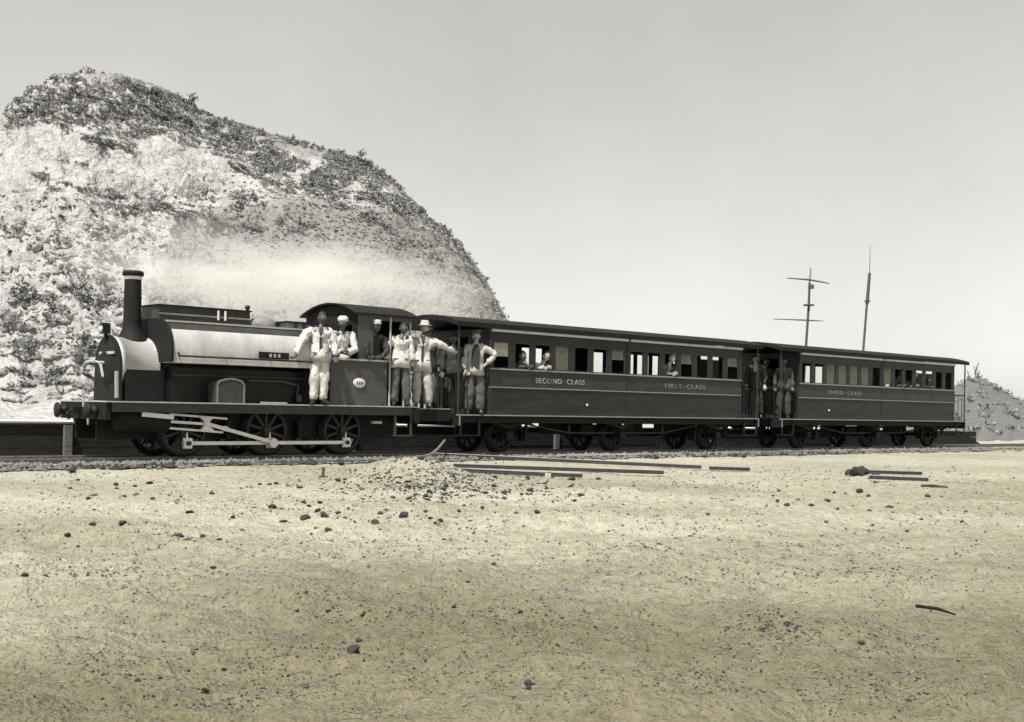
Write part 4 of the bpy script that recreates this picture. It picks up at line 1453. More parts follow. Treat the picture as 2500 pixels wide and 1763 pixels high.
    if open_jacket or waistcoat:
        cb = dn('col' if False else 'nek') + Vector((0, -0.10, -0.04))
        ws = dn('spi') + Vector((0, -0.163, -0.02))
        wm = MB()
        wx = 0.075 if waistcoat else 0.022
        ct_ = dn('che') + Vector((0, -0.168, 0.02))
        hm = dn('pel') + Vector((0, -0.172, 0.0))
        pts = [(cb, 0.035), (ct_, wx), (ws, wx * 1.1), (hm, wx if waistcoat else 0.02)]
        vs_ = []
        for p, x in pts:
            vs_ += [(p.x - x, p.y, p.z), (p.x + x, p.y, p.z), (p.x + x, p.y + 0.06, p.z), (p.x - x, p.y + 0.06, p.z)]
        fs_ = [(0, 1, 2, 3), (12, 15, 14, 13)]
        for i in range(3):
            for j in range(4):
                fs_.append((i * 4 + j, i * 4 + (j + 1) % 4, i * 4 + 4 + (j + 1) % 4, i * 4 + 4 + j))
        wm.add(vs_, fs_)
        wm.build('waistcoat', M['darkcl'], root)
    if top in ('white', 'cream') and not waistcoat:        # lapels, pockets and buttons
        cz, cp_z = dn('che'), dn('pel')
        lp_ = MB()
        for sx in (-1, 1):
            lp_.bar((cz.x + sx * 0.075, cz.y - 0.135, cz.z + 0.12), (cz.x + sx * 0.02, cz.y - 0.172, cz.z - 0.06), 0.03, 0.012, (0, 1, 0))
        lp_.build('lapels', M['cream'], root)
        for sx in (-1, 1):
            MB().box(cp_z.x + sx * 0.11 - 0.05, cp_z.x + sx * 0.11 + 0.05, cp_z.y - 0.158, cp_z.y - 0.12, cp_z.z + 0.02, cp_z.z + 0.035).build('pocket', M['greycl'], root)
        for q_ in range(3):
            c_ = dn('spi') + (dn('che') - dn('spi')) * (0.6 * q_)
            MB().ball((c_.x + 0.04, c_.y - 0.165, c_.z - 0.02), 0.011, nu=6, nv=4).build('button', M['darkcl'], root)
    if not beard and rr_face.random() < 0.6:
        place_early(MB().bar((-0.034, -0.104, -0.047), (0.034, -0.104, -0.047), 0.016, 0.018)).build('moustache', M['hair'], root)
    # boots
    for a_, o_ in (('la', 'lo'), ('ra', 'ro')):
        A, O = dn(a_), dn(o_)
        sh_ = MB()
        f_ = (O - A)
        f_.z = 0
        f_ = f_.normalized()
        heel = A - f_ * 0.05
        c_ = Vector((-f_.y, f_.x, 0))
        zb = A.z - 0.10
        poly = [(heel, .036, .115), (A + f_ * 0.03, .042, .12), (A + f_ * 0.12, .048, .065), (A + f_ * 0.19, .042, .05), (A + f_ * 0.225, .02, .03)]
        vs_, fs_ = [], []
        for p, wd, hh in poly:
            vs_ += [(*(p - c_ * wd)[:2], zb), (*(p + c_ * wd)[:2], zb), (*(p + c_ * wd * .8)[:2], zb + hh), (*(p - c_ * wd * .8)[:2], zb + hh)]
        for i in range(4):
            for j in range(4):
                fs_.append((i * 4 + j, i * 4 + (j + 1) % 4, i * 4 + 4 + (j + 1) % 4, i * 4 + 4 + j))
        fs_ += [(3, 2, 1, 0), (16, 17, 18, 19)]
        sh_.add(vs_, fs_, True)
        sh_.build('boot', M[shoe], root)
    # hair or hat
    hp = Vector(J['hed'])

    def place(mb_):
        mb_.v = [tuple(R @ Vector(p) + hp) for p in mb_.v]
        return mb_
    hr_ = MB()
    vs_, nu = [], 16
    for i in range(7):
        a = i / 6 * 1.75
        for k in range(nu):
            p = 2 * math.pi * k / nu
            s = math.sin(a)
            zz = math.cos(a)
            if math.sin(p) < -0.1:
                zz = max(zz, 0.42)
                s = min(s, math.sqrt(1 - 0.42 ** 2))
            vs_.append((s * math.cos(p) * 0.081, s * math.sin(p) * 0.101 + 0.004, zz * 0.124))
    hr_.add(vs_, [(i * nu + k, i * nu + (k + 1) % nu, (i + 1) * nu + (k + 1) % nu, (i + 1) * nu + k) for i in range(6) for k in range(nu)], True)
    place(hr_).build('hair', M['hair'], root)
    if hat == 'brim':
        place(MB().lathe([(0.0, 0.155), (0.07, 0.15), (0.084, 0.12), (0.09, 0.062), (0.15, 0.052), (0.15, 0.046), (0.085, 0.048)], 'z', (0, 0.0, 0.01), 18)).build('hat', M[hatm], root)
    elif hat == 'cap':
        q = MB().lathe([(0.0, 0.135), (0.085, 0.13), (0.098, 0.11), (0.088, 0.075), (0.088, 0.045)], 'z', (0, 0.0, 0.0), 18)
        q.prism([(-0.07, -0.085), (0.07, -0.085), (0.045, -0.135), (-0.045, -0.135)], 0.05, 0.06, 'z')
        place(q).build('cap', M[hatm], root)
    elif hat == 'wrap':
        place(MB().lathe([(0.0, 0.15), (0.06, 0.145), (0.098, 0.11), (0.102, 0.06), (0.09, 0.035), (0.075, 0.035)], 'z', (0, 0.005, 0.0), 18)).build('head_cloth', M[hatm], root)
    if beard:
        place(MB().ball((0, -0.066, -0.085), 0.05, 0.035, 0.05, 10, 7)).build('beard', M['hair'], root)
    return root


def seated(lean=0.25, armx=0.2, sill=0.95, out=-0.36, hx=0.0):
    """Seated on the bench, leaning towards the window with both forearms on the sill."""
    return dict(pel=(0, .05, .52), spi=(hx * .3, .0, .70), che=(hx * .7, -lean * .55, .90), nek=(hx, -lean * .85, 1.06), hed=(hx, -lean - .03, 1.20),
                ls=(-.175 + hx * .8, -lean * .6, 1.0), le=(-.22, out + .14, sill + .02), lw=(-.22 + armx * 0.75, out, sill + .06), lt=(-.22 + armx * 1.2, out - .02, sill + .05),
                rs=(.175 + hx * .8, -lean * .6, 1.0), re=(.22, out + .14, sill + .02), rw=(.22 - armx * 0.75, out - .03, sill + .07), rt=(.22 - armx * 1.2, out - .05, sill + .05),
                lh=(-.1, .05, .50), lk=(-.12, -.02 + .30, .50), la=(-.12, .33, .10), lo=(-.12, .20, .035),
                rh=(.1, .05, .50), rk=(.12, -.02 + .30, .50), ra=(.12, .33, .10), ro=(.12, .20, .035))


person('man in loose white jacket and trousers standing on the running plate holding the tank handrail', 1.84, 0.10, 0.948, None, 'skin_d', 'white', 'white', 'leather',
       pose=dict(ls=(-.18, 0, 1.40), le=(-.36, -.16, 1.14), lw=(-.47, -.32, .885), lt=(-.53, -.38, .83), re=(.26, -.02, 1.12), rw=(.27, -.10, .87), rt=(.29, -.13, .78), hed=(.03, -.02, 1.61), nek=(.015, 0, 1.47), lh=(-.075, 0, .88), rh=(.085, 0, .88), lk=(-.075, -.02, .49), la=(-.085, .0, .10), lo=(-.11, -.13, .035), rk=(.075, -.02, .49), ra=(.075, 0, .10), ro=(.14, -.11, .035)),
       open_jacket=True, hem=0.80, head_turn=0.2)
person('engine driver in white shirt leaning on the open cab front with folded arms', 2.52, 0.42, 0.948, -0.35, 'skin_d', 'white', 'greycl', 'leather', 'wrap', 'white',
       pose=dict(che=(0, -.08, 1.28), nek=(0, -.13, 1.43), hed=(0, -.17, 1.55), ls=(-.17, -.08, 1.37), rs=(.17, -.08, 1.37), le=(-.24, -.2, 1.05), lw=(-.02, -.30, .98), lt=(.07, -.30, .96), re=(.24, -.2, 1.05), rw=(.02, -.33, 1.02), rt=(-.07, -.33, 1.02)), head_turn=-0.2)
person('dark coated man with white sleeve leaning from the rounded cab side opening', 3.25, 0.36, 0.948, -0.3, 'skin_d', 'darkcl', 'darkcl', 'leather', 'cap', 'white',
       pose=dict(che=(-.02, -.1, 1.27), nek=(-.02, -.17, 1.41), hed=(-.02, -.22, 1.53), ls=(-.18, -.12, 1.36), rs=(.15, -.1, 1.36), le=(-.25, -.30, 1.10), lw=(-.22, -.32, .93), lt=(-.12, -.33, .92), re=(.2, -.28, 1.06), rw=(.06, -.33, .95), rt=(-.03, -.33, .95)))
person('man in short white jacket and dark trousers standing in the cab entrance', 3.72, 0.10, 0.948, None, 'skin_d', 'white', 'greycl', 'leather', None,
       pose=dict(hed=(.05, -.03, 1.57), nek=(.03, 0, 1.45), le=(-.27, -.02, 1.13), lw=(-.30, -.10, .90), lt=(-.31, -.12, .82)), hem=0.78, scale=0.97)
person('man in pale jacket and pale brimmed hat stretching one arm to the carriage post', 4.36, 0.22, 0.915, None, 'skin_l', 'white', 'cream', 'leather', 'brim', 'cream',
       pose=dict(rs=(.19, 0, 1.38), re=(.44, .10, 1.26), rw=(.66, .27, 1.15), rt=(.74, .33, 1.16), le=(-.23, .02, 1.10), hed=(.03, -.03, 1.60)), hem=0.74, beard=True, open_jacket=True, scale=1.0)
person('man in dark coat and striped grey trousers half behind the outstretched white sleeve', 4.93, 0.75, 0.915, None, 'skin_d', 'darkcl', 'greycl', 'leather', 'cap', 'darkcl', scale=0.96)
person('man in black coat with white collar standing beside the carriage post', 5.34, 0.42, 0.80, None, 'skin_d', 'darkcl', 'darkcl', 'leather', 'brim', 'darkcl', waistcoat=False, scale=0.98)
person('man in white shirt and dark waistcoat with hand on hip against the carriage corner', 5.72, 0.16, 0.80, None, 'skin_l', 'cream', 'greycl', 'leather', 'cap', 'greycl', waistcoat=True,
       pose=dict(rs=(.18, 0, 1.40), re=(.40, .02, 1.20), rw=(.20, -.10, 1.03), rt=(.12, -.13, .98), le=(-.24, .0, 1.12), lw=(-.2, -.1, .9), lt=(-.18, -.13, .82)), scale=1.02)
for (lab, x_, y_, sk, tp, ht, hm, kw) in (
        ('passenger in dark jacket leaning at the second window of the nearer carriage', 1281, 868, 'skin_d', 'darkcl', None, 'white', dict(hx=-.1)),
        ('passenger with pale face and white sleeves at the third window of the nearer carriage', 1326, 866, 'skin_l', 'cream', None, 'white', dict(hx=0.05, armx=0.25)),
        ('passenger in grey jacket looking out of a first class window', 1634, 872, 'skin_l', 'greycl', 'cap', 'greycl', dict(hx=0.05)),
        ('dark jacketed passenger in cap with pale hands over the sill of the last carriage', 2197, 908, 'skin_d', 'darkcl', 'cap', 'darkcl', dict(hx=0.0, armx=0.25)),
        ('passenger in dark hat sitting low at the bright window nearest the tail of the train', 2263, 934, 'skin_d', 'darkcl', 'brim', 'darkcl', dict(hx=0.02)),
        ('bareheaded passenger in grey jacket beside the capped one at the last carriage window', 2228, 915, 'skin_d', 'greycl', None, 'greycl', dict(hx=0.05))):
    t_, z_ = on_train(x_, y_, 0.12)
    person(lab, t_, 0.36, z_ - 1.22, 0.0, sk, tp, 'darkcl', 'leather', ht, hm, pose=seated(sill=1.79 - (z_ - 1.22), **kw), hem=0.85)
person('man in dark suit and cap on the rear platform of the nearer carriage', *[on_train(1843, 1000, 0.3)[0], 0.3, 0.80], None, 'skin_l', 'darkcl', 'darkcl', 'leather', 'cap', 'darkcl', waistcoat=False, scale=0.98)
person('man in black coat standing behind on the platform between the carriages', on_train(1868, 1000, 1.1)[0], 1.1, 0.80, None, 'skin_d', 'darkcl', 'darkcl', 'leather', 'brim', 'darkcl', scale=0.97)
person('man in brown jacket and trousers standing at the front platform of the last carriage', on_train(1912, 1000, 0.25)[0], 0.25, 0.80, None, 'skin_d', 'browncl', 'browncl', 'leather', None, scale=0.96)

# ================================================================== GROUND OBJECTS
def stone_mesh(seed, name='stone', material=None, flat=0.7):
    import bmesh
    rnd = random.Random(seed)
    bm = bmesh.new()
    bmesh.ops.create_icosphere(bm, subdivisions=2, radius=1.0)
    pl = [(Vector((rnd.gauss(0, 1), rnd.gauss(0, 1), rnd.gauss(0, 1))).normalized(), rnd.uniform(0.5, 0.85)) for _ in range(9)]
    for v in bm.verts:
        for n_, d_ in pl:
            e_ = v.co.dot(n_) - d_
            if e_ > 0:
                v.co -= n_ * e_
        v.co += Vector((rnd.uniform(-1, 1), rnd.uniform(-1, 1), rnd.uniform(-1, 1))) * 0.03
        v.co.z *= flat
    me = bpy.data.meshes.new(name)
    bm.to_mesh(me)
    bm.free()
    me.materials.append(material)
    return me


ST_D = [stone_mesh(10 + k, 'stone', M['stone_d'], 0.6 + 0.05 * k) for k in range(5)]
ST_M = [stone_mesh(30 + k, 'stone', M['stone_m'], 0.6 + 0.05 * k) for k in range(4)]
ST_L = [stone_mesh(50 + k, 'boulder', M['stone_l'], 0.75) for k in range(5)]


def put_stone(x, y, px, dark=True):
    p = on_ground(x, y)
    s = px / F * p[1] * 0.5
    o_ = link_mesh('stone', random.choice(ST_D if dark else ST_M), None, (p[0], p[1], p[2] + s * 0.28), (random.uniform(-.3, .3), random.uniform(-.3, .3), random.uniform(0, 6.3)), (s * random.uniform(.9, 1.4), s, s * random.uniform(.7, 1)))
    tag(o_, 'dark stone lying loose on the pale sandy ground in front of the train' if dark else 'grey stone lying loose on the pale sandy ground in front of the train', 'stone', 'loose dark stones' if dark else 'loose grey stones')


KNOWN = [(228, 1298, 22), (298, 1295, 26), (165, 1315, 20), (190, 1330, 12), (438, 1318, 24), (455, 1326, 24), (495, 1316, 20), (535, 1340, 14), (800, 1300, 24), (690, 1276, 26), (745, 1277, 30),
         (790, 1275, 28), (775, 1250, 18), (825, 1258, 18), (915, 1282, 26), (928, 1260, 20), (985, 1268, 30), (1050, 1274, 14), (1075, 1273, 16), (1062, 1285, 12), (620, 1247, 14), (665, 1247, 22), (690, 1248, 20),
         (740, 1235, 16), (675, 1184, 16), (657, 1186, 14), (825, 1178, 18), (842, 1176, 14), (1295, 1205, 22), (1420, 1215, 22), (1270, 1225, 16), (1205, 1188, 16), (1230, 1208, 20), (1185, 1210, 16), (1310, 1262, 16),
         (110, 1412, 14), (60, 1420, 20), (1980, 1240, 18), (1685, 1318, 16), (1625, 1346, 10), (1645, 1346, 10), (2120, 1292, 14), (2155, 1323, 14), (2215, 1308, 14), (2098, 1208, 18), (2122, 1214, 16), (1488, 1422, 20),
         (1108, 1483, 14), (860, 1622, 40), (870, 1620, 22), (1290, 1665, 26), (1300, 1675, 30), (1290, 1690, 20), (745, 1478, 14), (800, 1495, 16), (885, 1510, 14), (450, 1561, 14), (325, 1552, 16), (480, 1594, 10),
         (725, 1502, 12), (1142, 1435, 12), (1205, 1380, 16), (1395, 1175, 20), (1210, 1170, 16), (283, 1184, 16), (170, 1195, 12), (215, 1222, 14), (305, 1215, 14), (330, 1188, 16), (365, 1182, 16), (285, 1195, 12), (190, 1178, 12)]
for x, y, s in KNOWN:
    put_stone(x, y, s)
for k in range(210):                                       # further loose stones, thicker near the track and the heap
    q = random.random()
    if q < 0.42:
        x, y = random.gauss(1080, 190), 1165 + abs(random.gauss(0, 48))
    elif q < 0.7:
        x, y = random.uniform(200, 2350), 1180 + abs(random.gauss(0, 70))
    else:
        x, y = random.uniform(40, 2450), random.uniform(1230, 1700)
    if y < 1160 or y > 1725 or x < 20:
        continue
    put_stone(x, y, random.choice((9, 10, 12, 14, 18)) * (1.0 if y < 1500 else 1.2), random.random() < 0.62)


def gravel_mesh(pts, sizes, material, name):
    n = len(pts)
    o8 = np.array([(1, 0, 0), (-1, 0, 0), (0, 1, 0), (0, -1, 0), (0, 0, 1), (0, 0, -.6)], float)
    f8 = np.array([(0, 2, 4), (2, 1, 4), (1, 3, 4), (3, 0, 4), (2, 0, 5), (1, 2, 5), (3, 1, 5), (0, 3, 5)])
    Vv = np.repeat(o8[None], n, 0) * RNG.uniform(0.55, 1.3, (n, 6, 1))
    a_ = RNG.uniform(0, 6.28, n)
    c_, s_ = np.cos(a_)[:, None], np.sin(a_)[:, None]
    Vx, Vy = Vv[..., 0] * c_ - Vv[..., 1] * s_, Vv[..., 0] * s_ + Vv[..., 1] * c_
    Vz = Vv[..., 2] * RNG.uniform(0.5, 0.9, (n, 1)) + RNG.uniform(-.25, .25, (n, 1)) * Vv[..., 0]
    W = np.stack([Vx, Vy, Vz], -1) * np.asarray(sizes)[:, None, None] + np.asarray(pts)[:, None, :]
    Fi = (f8[None] + (np.arange(n) * 6)[:, None, None]).reshape(-1, 3)
    return np_mesh(name, W.reshape(-1, 3), Fi, material)


# gravel over the foreground, clustered
pts, sz = [], []
CL = [(1010, 1160, 60, 22, 160), (1090, 1185, 90, 24, 200), (1850, 1545, 55, 26, 260), (1920, 1560, 60, 12, 120), (1300, 1540, 150, 45, 330), (840, 1490, 70, 20, 110), (960, 1505, 60, 20, 90), (1180, 1515, 40, 14, 60), (720, 1630, 110, 30, 300), (560, 1690, 110, 25, 200),
      (290, 1630, 60, 22, 140), (1680, 1690, 70, 18, 140), (1720, 1640, 120, 30, 160), (2170, 1590, 80, 36, 200), (2110, 1395, 90, 18, 110), (250, 1410, 60, 12, 90), (1050, 1640, 160, 40, 260), (1080, 1190, 110, 30, 420),
      (1000, 1160, 90, 22, 300), (900, 1240, 200, 40, 200), (1300, 1210, 120, 20, 140), (1930, 1400, 100, 20, 90), (2030, 1690, 140, 30, 200), (1560, 1345, 60, 10, 50), (430, 1320, 40, 8, 30), (2230, 1700, 120, 20, 160), (1400, 1640, 120, 40, 150), (380, 1720, 200, 10, 160)]
for x, y, sx, sy, n in CL:
    for k in range(int(n * 1.5)):
        a_, b_ = random.gauss(x, sx), random.gauss(y, sy)
        if b_ < 1128 or b_ > 1760:
            continue
        p = on_ground(a_, b_)
        pts.append(p)
        sz.append(random.choice((3, 4, 5, 6, 9)) / F * p[1] * 0.55)
for k in range(6500):
    a_, b_ = random.uniform(-60, 2560), 1150 + 610 * random.random() ** 1.1
    p = on_ground(a_, b_)
    pts.append(p)
    sz.append(random.choice((2.5, 3, 4, 5, 7)) / F * p[1] * 0.55)
o = link_mesh('gravel', gravel_mesh(pts, sz, M['stone_d'], 'gravel'))
tag(o, 'small dark gravel strewn in patches over the sandy foreground', 'gravel', kind='stuff')

cp_, cs_ = [], []
for k in range(16000):
    a_, b_ = random.uniform(-80, 2580), 1140 + 640 * random.random() ** 1.15
    if fbm(a_ * 0.006, b_ * 0.02, 3) < 0.47:
        continue
    cp_.append((a_, b_))
    cs_.append(random.choice((3, 4, 5, 6, 8, 11)))
pts, sz = [], []
for (a_, b_), c_ in zip(cp_, cs_):
    p = on_ground(a_, b_)
    pts.append(p)
    sz.append(c_ / F * p[1] * 0.5)
tag(link_mesh('clods', gravel_mesh(pts, sz, M['clod'], 'clods')), 'pale clods of churned earth over the foreground', 'clods', kind='stuff')
# ballast along the track
dk_pts, dk_sz = [], []
pts, sz = [], []
for k in range(19000):
    t_ = -14 + 48 * random.random()
    w_ = random.choice((random.gauss(-0.5, 0.28), random.gauss(-0.35, 0.2), random.uniform(-0.6, 2.6)))
    p = train_xy(t_, w_)
    z_ = float(ground_z(p[0], p[1], False)) if w_ < -0.2 else -0.13
    pts.append((p[0], p[1], z_ + 0.01 + 0.03 * random.random() + (0.05 if -0.75 < w_ < -0.2 and random.random() < 0.5 else 0)))
    sz.append(random.uniform(0.025, 0.06) * (1.35 if w_ < -0.3 else 1))
for k in range(1500):
    t_ = random.choice((random.uniform(-3.5, 3.2), random.uniform(9.5, 21)))
    w_ = random.gauss(-0.72, 0.22)
    if vnoise(t_ * 2.2, w_ * 3) < 0.45 or w_ > -0.25:
        continue
    p = train_xy(t_, w_)
    dk_pts.append((p[0], p[1], float(ground_z(p[0], p[1], False)) + 0.03))
    dk_sz.append(random.uniform(0.04, 0.10))
tag(link_mesh('rubble', gravel_mesh(dk_pts, dk_sz, M['stone_d'], 'rubble')), 'dark rubble along the shoulder of the ballast', 'rubble', kind='stuff')
o = link_mesh('ballast', gravel_mesh(pts, sz, M['ballast'], 'ballast'))
tag(o, 'broken stone ballast along the near edge of the track', 'ballast', kind='stuff')


def on_plain(x, y):
    """Like on_ground, on the even slope of the yard without its bumps."""
    u, v = col_uv(x, y)
    Y = 20.0
    for k in range(30):
        X_ = u / F * Y
        w_ = (X_ - P0[0]) * N2[0] + (Y - P0[1]) * N2[1]
        z = -0.085 - 0.028 * min(max(-w_ - 0.5, 0), 26)
        Y = 0.6 * Y + 0.4 * F * (z - CAM_Z) / v
    return np.array([u / F * Y, Y, z])


# loose rails half buried in front of the train
def loose_rail(x0, y0, x1, y1, label, hh=0.06, bend=None, lift=0.03):
    a_, b_ = on_plain(x0, y0), on_plain(x1, y1)
    root = thing('loose_rail', label, 'rail', tuple(a_), 0, 'rails lying in the sand in front of the train')
    qs_ = [(q_, a_ + (b_ - a_) * q_) for q_ in np.linspace(0.1, 1, 24)]
    lift += 0.75 * max(0.0, max(float(ground_z(p_[0], p_[1])) - p_[2] for q_, p_ in qs_))
    n_ = 4
    mb_ = MB()
    prev = None
    for k in range(n_ + 1):
        q = k / n_
        p = a_ + (b_ - a_) * q
        zz = a_[2] + (b_[2] - a_[2]) * q + lift
        c_ = Vector((p[0] - a_[0], p[1] - a_[1], zz - a_[2] + hh * 0.3))
        if prev is not None:
            mb_.bar(prev, c_, 0.05, hh)
        prev = c_
    mb_.build('web', M['oldrail'], root)
    top = MB()
    prev = None
    for k in range(n_ + 1):
        q = k / n_
        p = a_ + (b_ - a_) * q
        zz = a_[2] + (b_[2] - a_[2]) * q + lift
        c_ = Vector((p[0] - a_[0], p[1] - a_[1], zz - a_[2] + hh * 0.8 + 0.008))
        if prev is not None:
            top.bar(prev, c_, 0.06, 0.012)
        prev = c_
    top.build('head', M['paleplank'], root)
    return root


loose_rail(1056, 1119, 1712, 1150, 'long dark rail nearest the track, running out from the gravel heap')
loose_rail(1732, 1150, 1830, 1153, 'short dark rail in line with the end of the long rail')
loose_rail(1106, 1147, 1620, 1164, 'second long dark rail, in front of the long rail nearest the track')
loose_rail(1122, 1158, 1330, 1168, 'short dark rail in front of the other long rails beside the gravel heap')
loose_rail(1345, 1167, 1422, 1170, 'stub of dark rail lying in line with the short front rail')
loose_rail(2116, 1161, 2250, 1165, 'upper of two dark rails showing through the sand below the last carriage')
loose_rail(2122, 1178, 2266, 1184, 'lower of two dark rails showing through the sand below the last carriage')
p = on_ground(2282, 1199)
o = link_mesh('driftwood', None) if False else MB().bar((-0.22, 0.02, 0.03), (0.0, 0, 0.04), 0.07, 0.06).bar((0, 0, 0.04), (0.2, -0.06, 0.02), 0.06, 0.05).build('timber_scrap', M['oldrail'])
o.location = p
tag(o, 'short dark timber scrap at the right end of the two buried rails', 'timber')
p = on_ground(2090, 1162)
rt = thing('rubbish_heap', 'low dark heap of earth at the left end of the two buried rails', 'heap', tuple(p), 0)
for k in range(9):
    s = random.uniform(0.07, 0.15)
    link_mesh('clod', random.choice(ST_D), rt, (random.gauss(0, .14), random.gauss(0, .1), random.uniform(0, .09)), (random.random(), random.random(), random.random() * 6), (s, s, s * .8))
p = on_ground(788, 1166)
o = MB().cyl((0, 0, -0.05), (0.01, 0, 0.16), 0.026, 0.022, 7).bar((-0.06, 0, 0.01), (0, 0, 0.02), 0.03, 0.03).build('marker_peg', M['twig'])
o.location = p
tag(o, 'short dark peg standing in the sand in front of the locomotive', 'peg')
a_, b_ = on_ground(2238, 1500), on_ground(2332, 1515)
o = MB().cyl((0, 0, 0.012), tuple((b_ - a_) * 0.55 + np.array([0, 0, .025])), 0.013, 0.012, 7).cyl(tuple((b_ - a_) * 0.55 + np.array([0, 0, .025])), tuple(b_ - a_ + np.array([0, 0, .012])), 0.012, 0.006, 7).build('stick', M['soot'])
lift_ = max(float(ground_z(*(a_ + (b_ - a_) * q_)[:2])) - (a_ + (b_ - a_) * q_)[2] for q_ in np.linspace(0, 1, 12))
o.location = (a_[0], a_[1], a_[2] + 0.8 * max(0.0, lift_) + 0.01)
tag(o, 'dark straight stick lying on the sand at the lower right', 'stick')
a_ = on_ground(1018, 1130)
tp_ = np.array([*train_xy(on_train(1086, 1075, 0.1)[0], 0.1), on_train(1086, 1075, 0.1)[1]])
v_ = tp_ - a_
pts = [tuple(v_ * q + np.array([0, 0, -0.10 * math.sin(math.pi * q)])) for q in np.linspace(0, 1, 7)]
o = MB().tube(pts, 0.022, 8).build('iron_rod', M['cornice'])
o.location = tuple(a_)
tag(o, 'curved pale iron rod leaning from the gravel heap to the carriage underframe', 'rod')

# ================================================================== HILL VEGETATION AND ROCKS
def bush_mesh(seed, n, material, name='bush', tall=0.8, leaf=0.17):
    rnd = np.random.default_rng(seed)
    lob = rnd.normal(0, 0.42, (7, 3)) * np.array([1, 1, 0.45]) + np.array([0, 0, 0.45 * tall])
    lr = rnd.uniform(0.22, 0.5, 7)
    k = rnd.integers(0, 7, n)
    d = rnd.normal(0, 1, (n, 3))
    d /= np.linalg.norm(d, axis=1)[:, None]
    c = lob[k] + d * (lr[k] * rnd.uniform(0.6, 1.0, n))[:, None]
    c[:, 2] = np.abs(c[:, 2]) * tall
    e1 = rnd.normal(0, 1, (n, 3))
    e1 /= np.linalg.norm(e1, axis=1)[:, None]
    e2 = np.cross(e1, rnd.normal(0, 1, (n, 3)))
    e2 /= np.linalg.norm(e2, axis=1)[:, None]
    s = rnd.uniform(0.5, 1.2, n)[:, None] * leaf
    Vv = np.stack([c - e1 * s, c + e2 * s * 0.55, c + e1 * s, c - e2 * s * 0.55], 1).reshape(-1, 3)
    stem = MB()
    for q in range(3):
        p = lob[q]
        stem.cyl((0, 0, -0.25), tuple(p), 0.05, 0.02, 5)
    b = len(Vv)
    me = np_mesh(name, Vv, np.arange(b).reshape(-1, 4), material)
    return me


BU = [bush_mesh(100 + k, 170, M['leaf_d'] if k % 2 else M['leaf_m'], tall=0.7 + 0.12 * k) for k in range(6)]
veg_top = lambda x: np.interp(x, cx, cy)
veg_bot = lambda x: np.interp(x, [0, 60, 100, 200, 300, 400, 500, 600, 700, 800, 900, 1000, 1060, 1110, 1160], [330, 310, 300, 312, 338, 330, 372, 395, 440, 475, 492, 520, 545, 585, 625])


def put_bush(x, y, size, group, label, name='bush'):
    p, bd = hill_at_image(x, y)
    if p is None or bd > 14:
        return None
    o_ = link_mesh(name, random.choice(BU), None, (p[0], p[1], p[2] - 0.08 * size), (random.uniform(-.1, .1), random.uniform(-.1, .1), random.uniform(0, 6.3)),
                   (size * random.uniform(.8, 1.25), size * random.uniform(.8, 1.25), size * random.uniform(.75, 1.2)))
    return tag(o_, label, 'bush', group)


LB = 'low dark scrub bush in the thicket along the hill crest'
n_b = 0
for k in range(130):                                       # along the skyline
    x = random.uniform(30, 1130)
    y = veg_top(x) + random.uniform(0, 10)
    if put_bush(x, y + 2, random.uniform(0.22, 0.42) * (1.25 if x < 480 else 0.7), 'scrub along the hill crest', LB):
        n_b += 1
while n_b < 285:
    x = random.uniform(40, 1100)
    a_, b_ = veg_top(x), veg_bot(x)
    y = a_ + (b_ - a_) * random.random() ** 1.15
    if vnoise(x * 0.022, y * 0.05) < 0.36 and x > 480:
        continue
    put_bush(x, y, random.uniform(0.22, 0.48), 'scrub along the hill crest', LB)
    n_b += 1
LO = 'dark shrub growing among pale rocks on the lower hillside'
SPOTS = [(295, 640, 1.1), (290, 625, 0.8), (585, 495, 1.3), (598, 508, 1.0), (497, 480, 0.9), (425, 520, 0.8), (230, 340, 1.0), (245, 350, 0.9), (120, 440, 0.8), (220, 740, 1.0), (250, 745, 0.9), (230, 760, 0.8), (120, 750, 1.2), (90, 735, 1.2),
         (60, 745, 1.0), (150, 760, 0.9), (260, 690, 0.7), (300, 570, 0.8), (240, 580, 0.7), (270, 560, 0.7), (330, 335, 0.7), (345, 320, 0.6), (160, 395, 0.7), (200, 405, 0.7), (240, 390, 0.9), (235, 400, 0.8), (640, 500, 0.7), (680, 540, 0.8),
         (720, 560, 0.7), (750, 560, 0.9), (520, 560, 0.7), (540, 540, 0.7), (430, 570, 0.9), (610, 590, 0.6), (150, 880, 0.8), (130, 890, 0.9), (160, 905, 0.8), (200, 870, 0.7), (85, 850, 0.8), (35, 820, 1.1), (60, 850, 0.8), (215, 880, 0.9),
         (185, 620, 0.6), (150, 600, 0.6), (110, 625, 0.6), (130, 660, 0.6), (185, 700, 0.7), (200, 680, 0.7), (165, 710, 0.8), (370, 490, 0.6), (270, 480, 0.7), (300, 490, 0.6), (330, 510, 0.6), (220, 460, 0.6), (190, 465, 0.6), (150, 450, 0.6), (400, 505, 0.6),
         (385, 720, 0.6), (440, 735, 0.6), (480, 720, 0.7), (670, 770, 0.9), (655, 775, 0.8), (640, 778, 0.7)]
for x, y, s in SPOTS:
    put_bush(x, y, s * 0.5, 'shrubs on the lower hillside', LO, 'shrub')
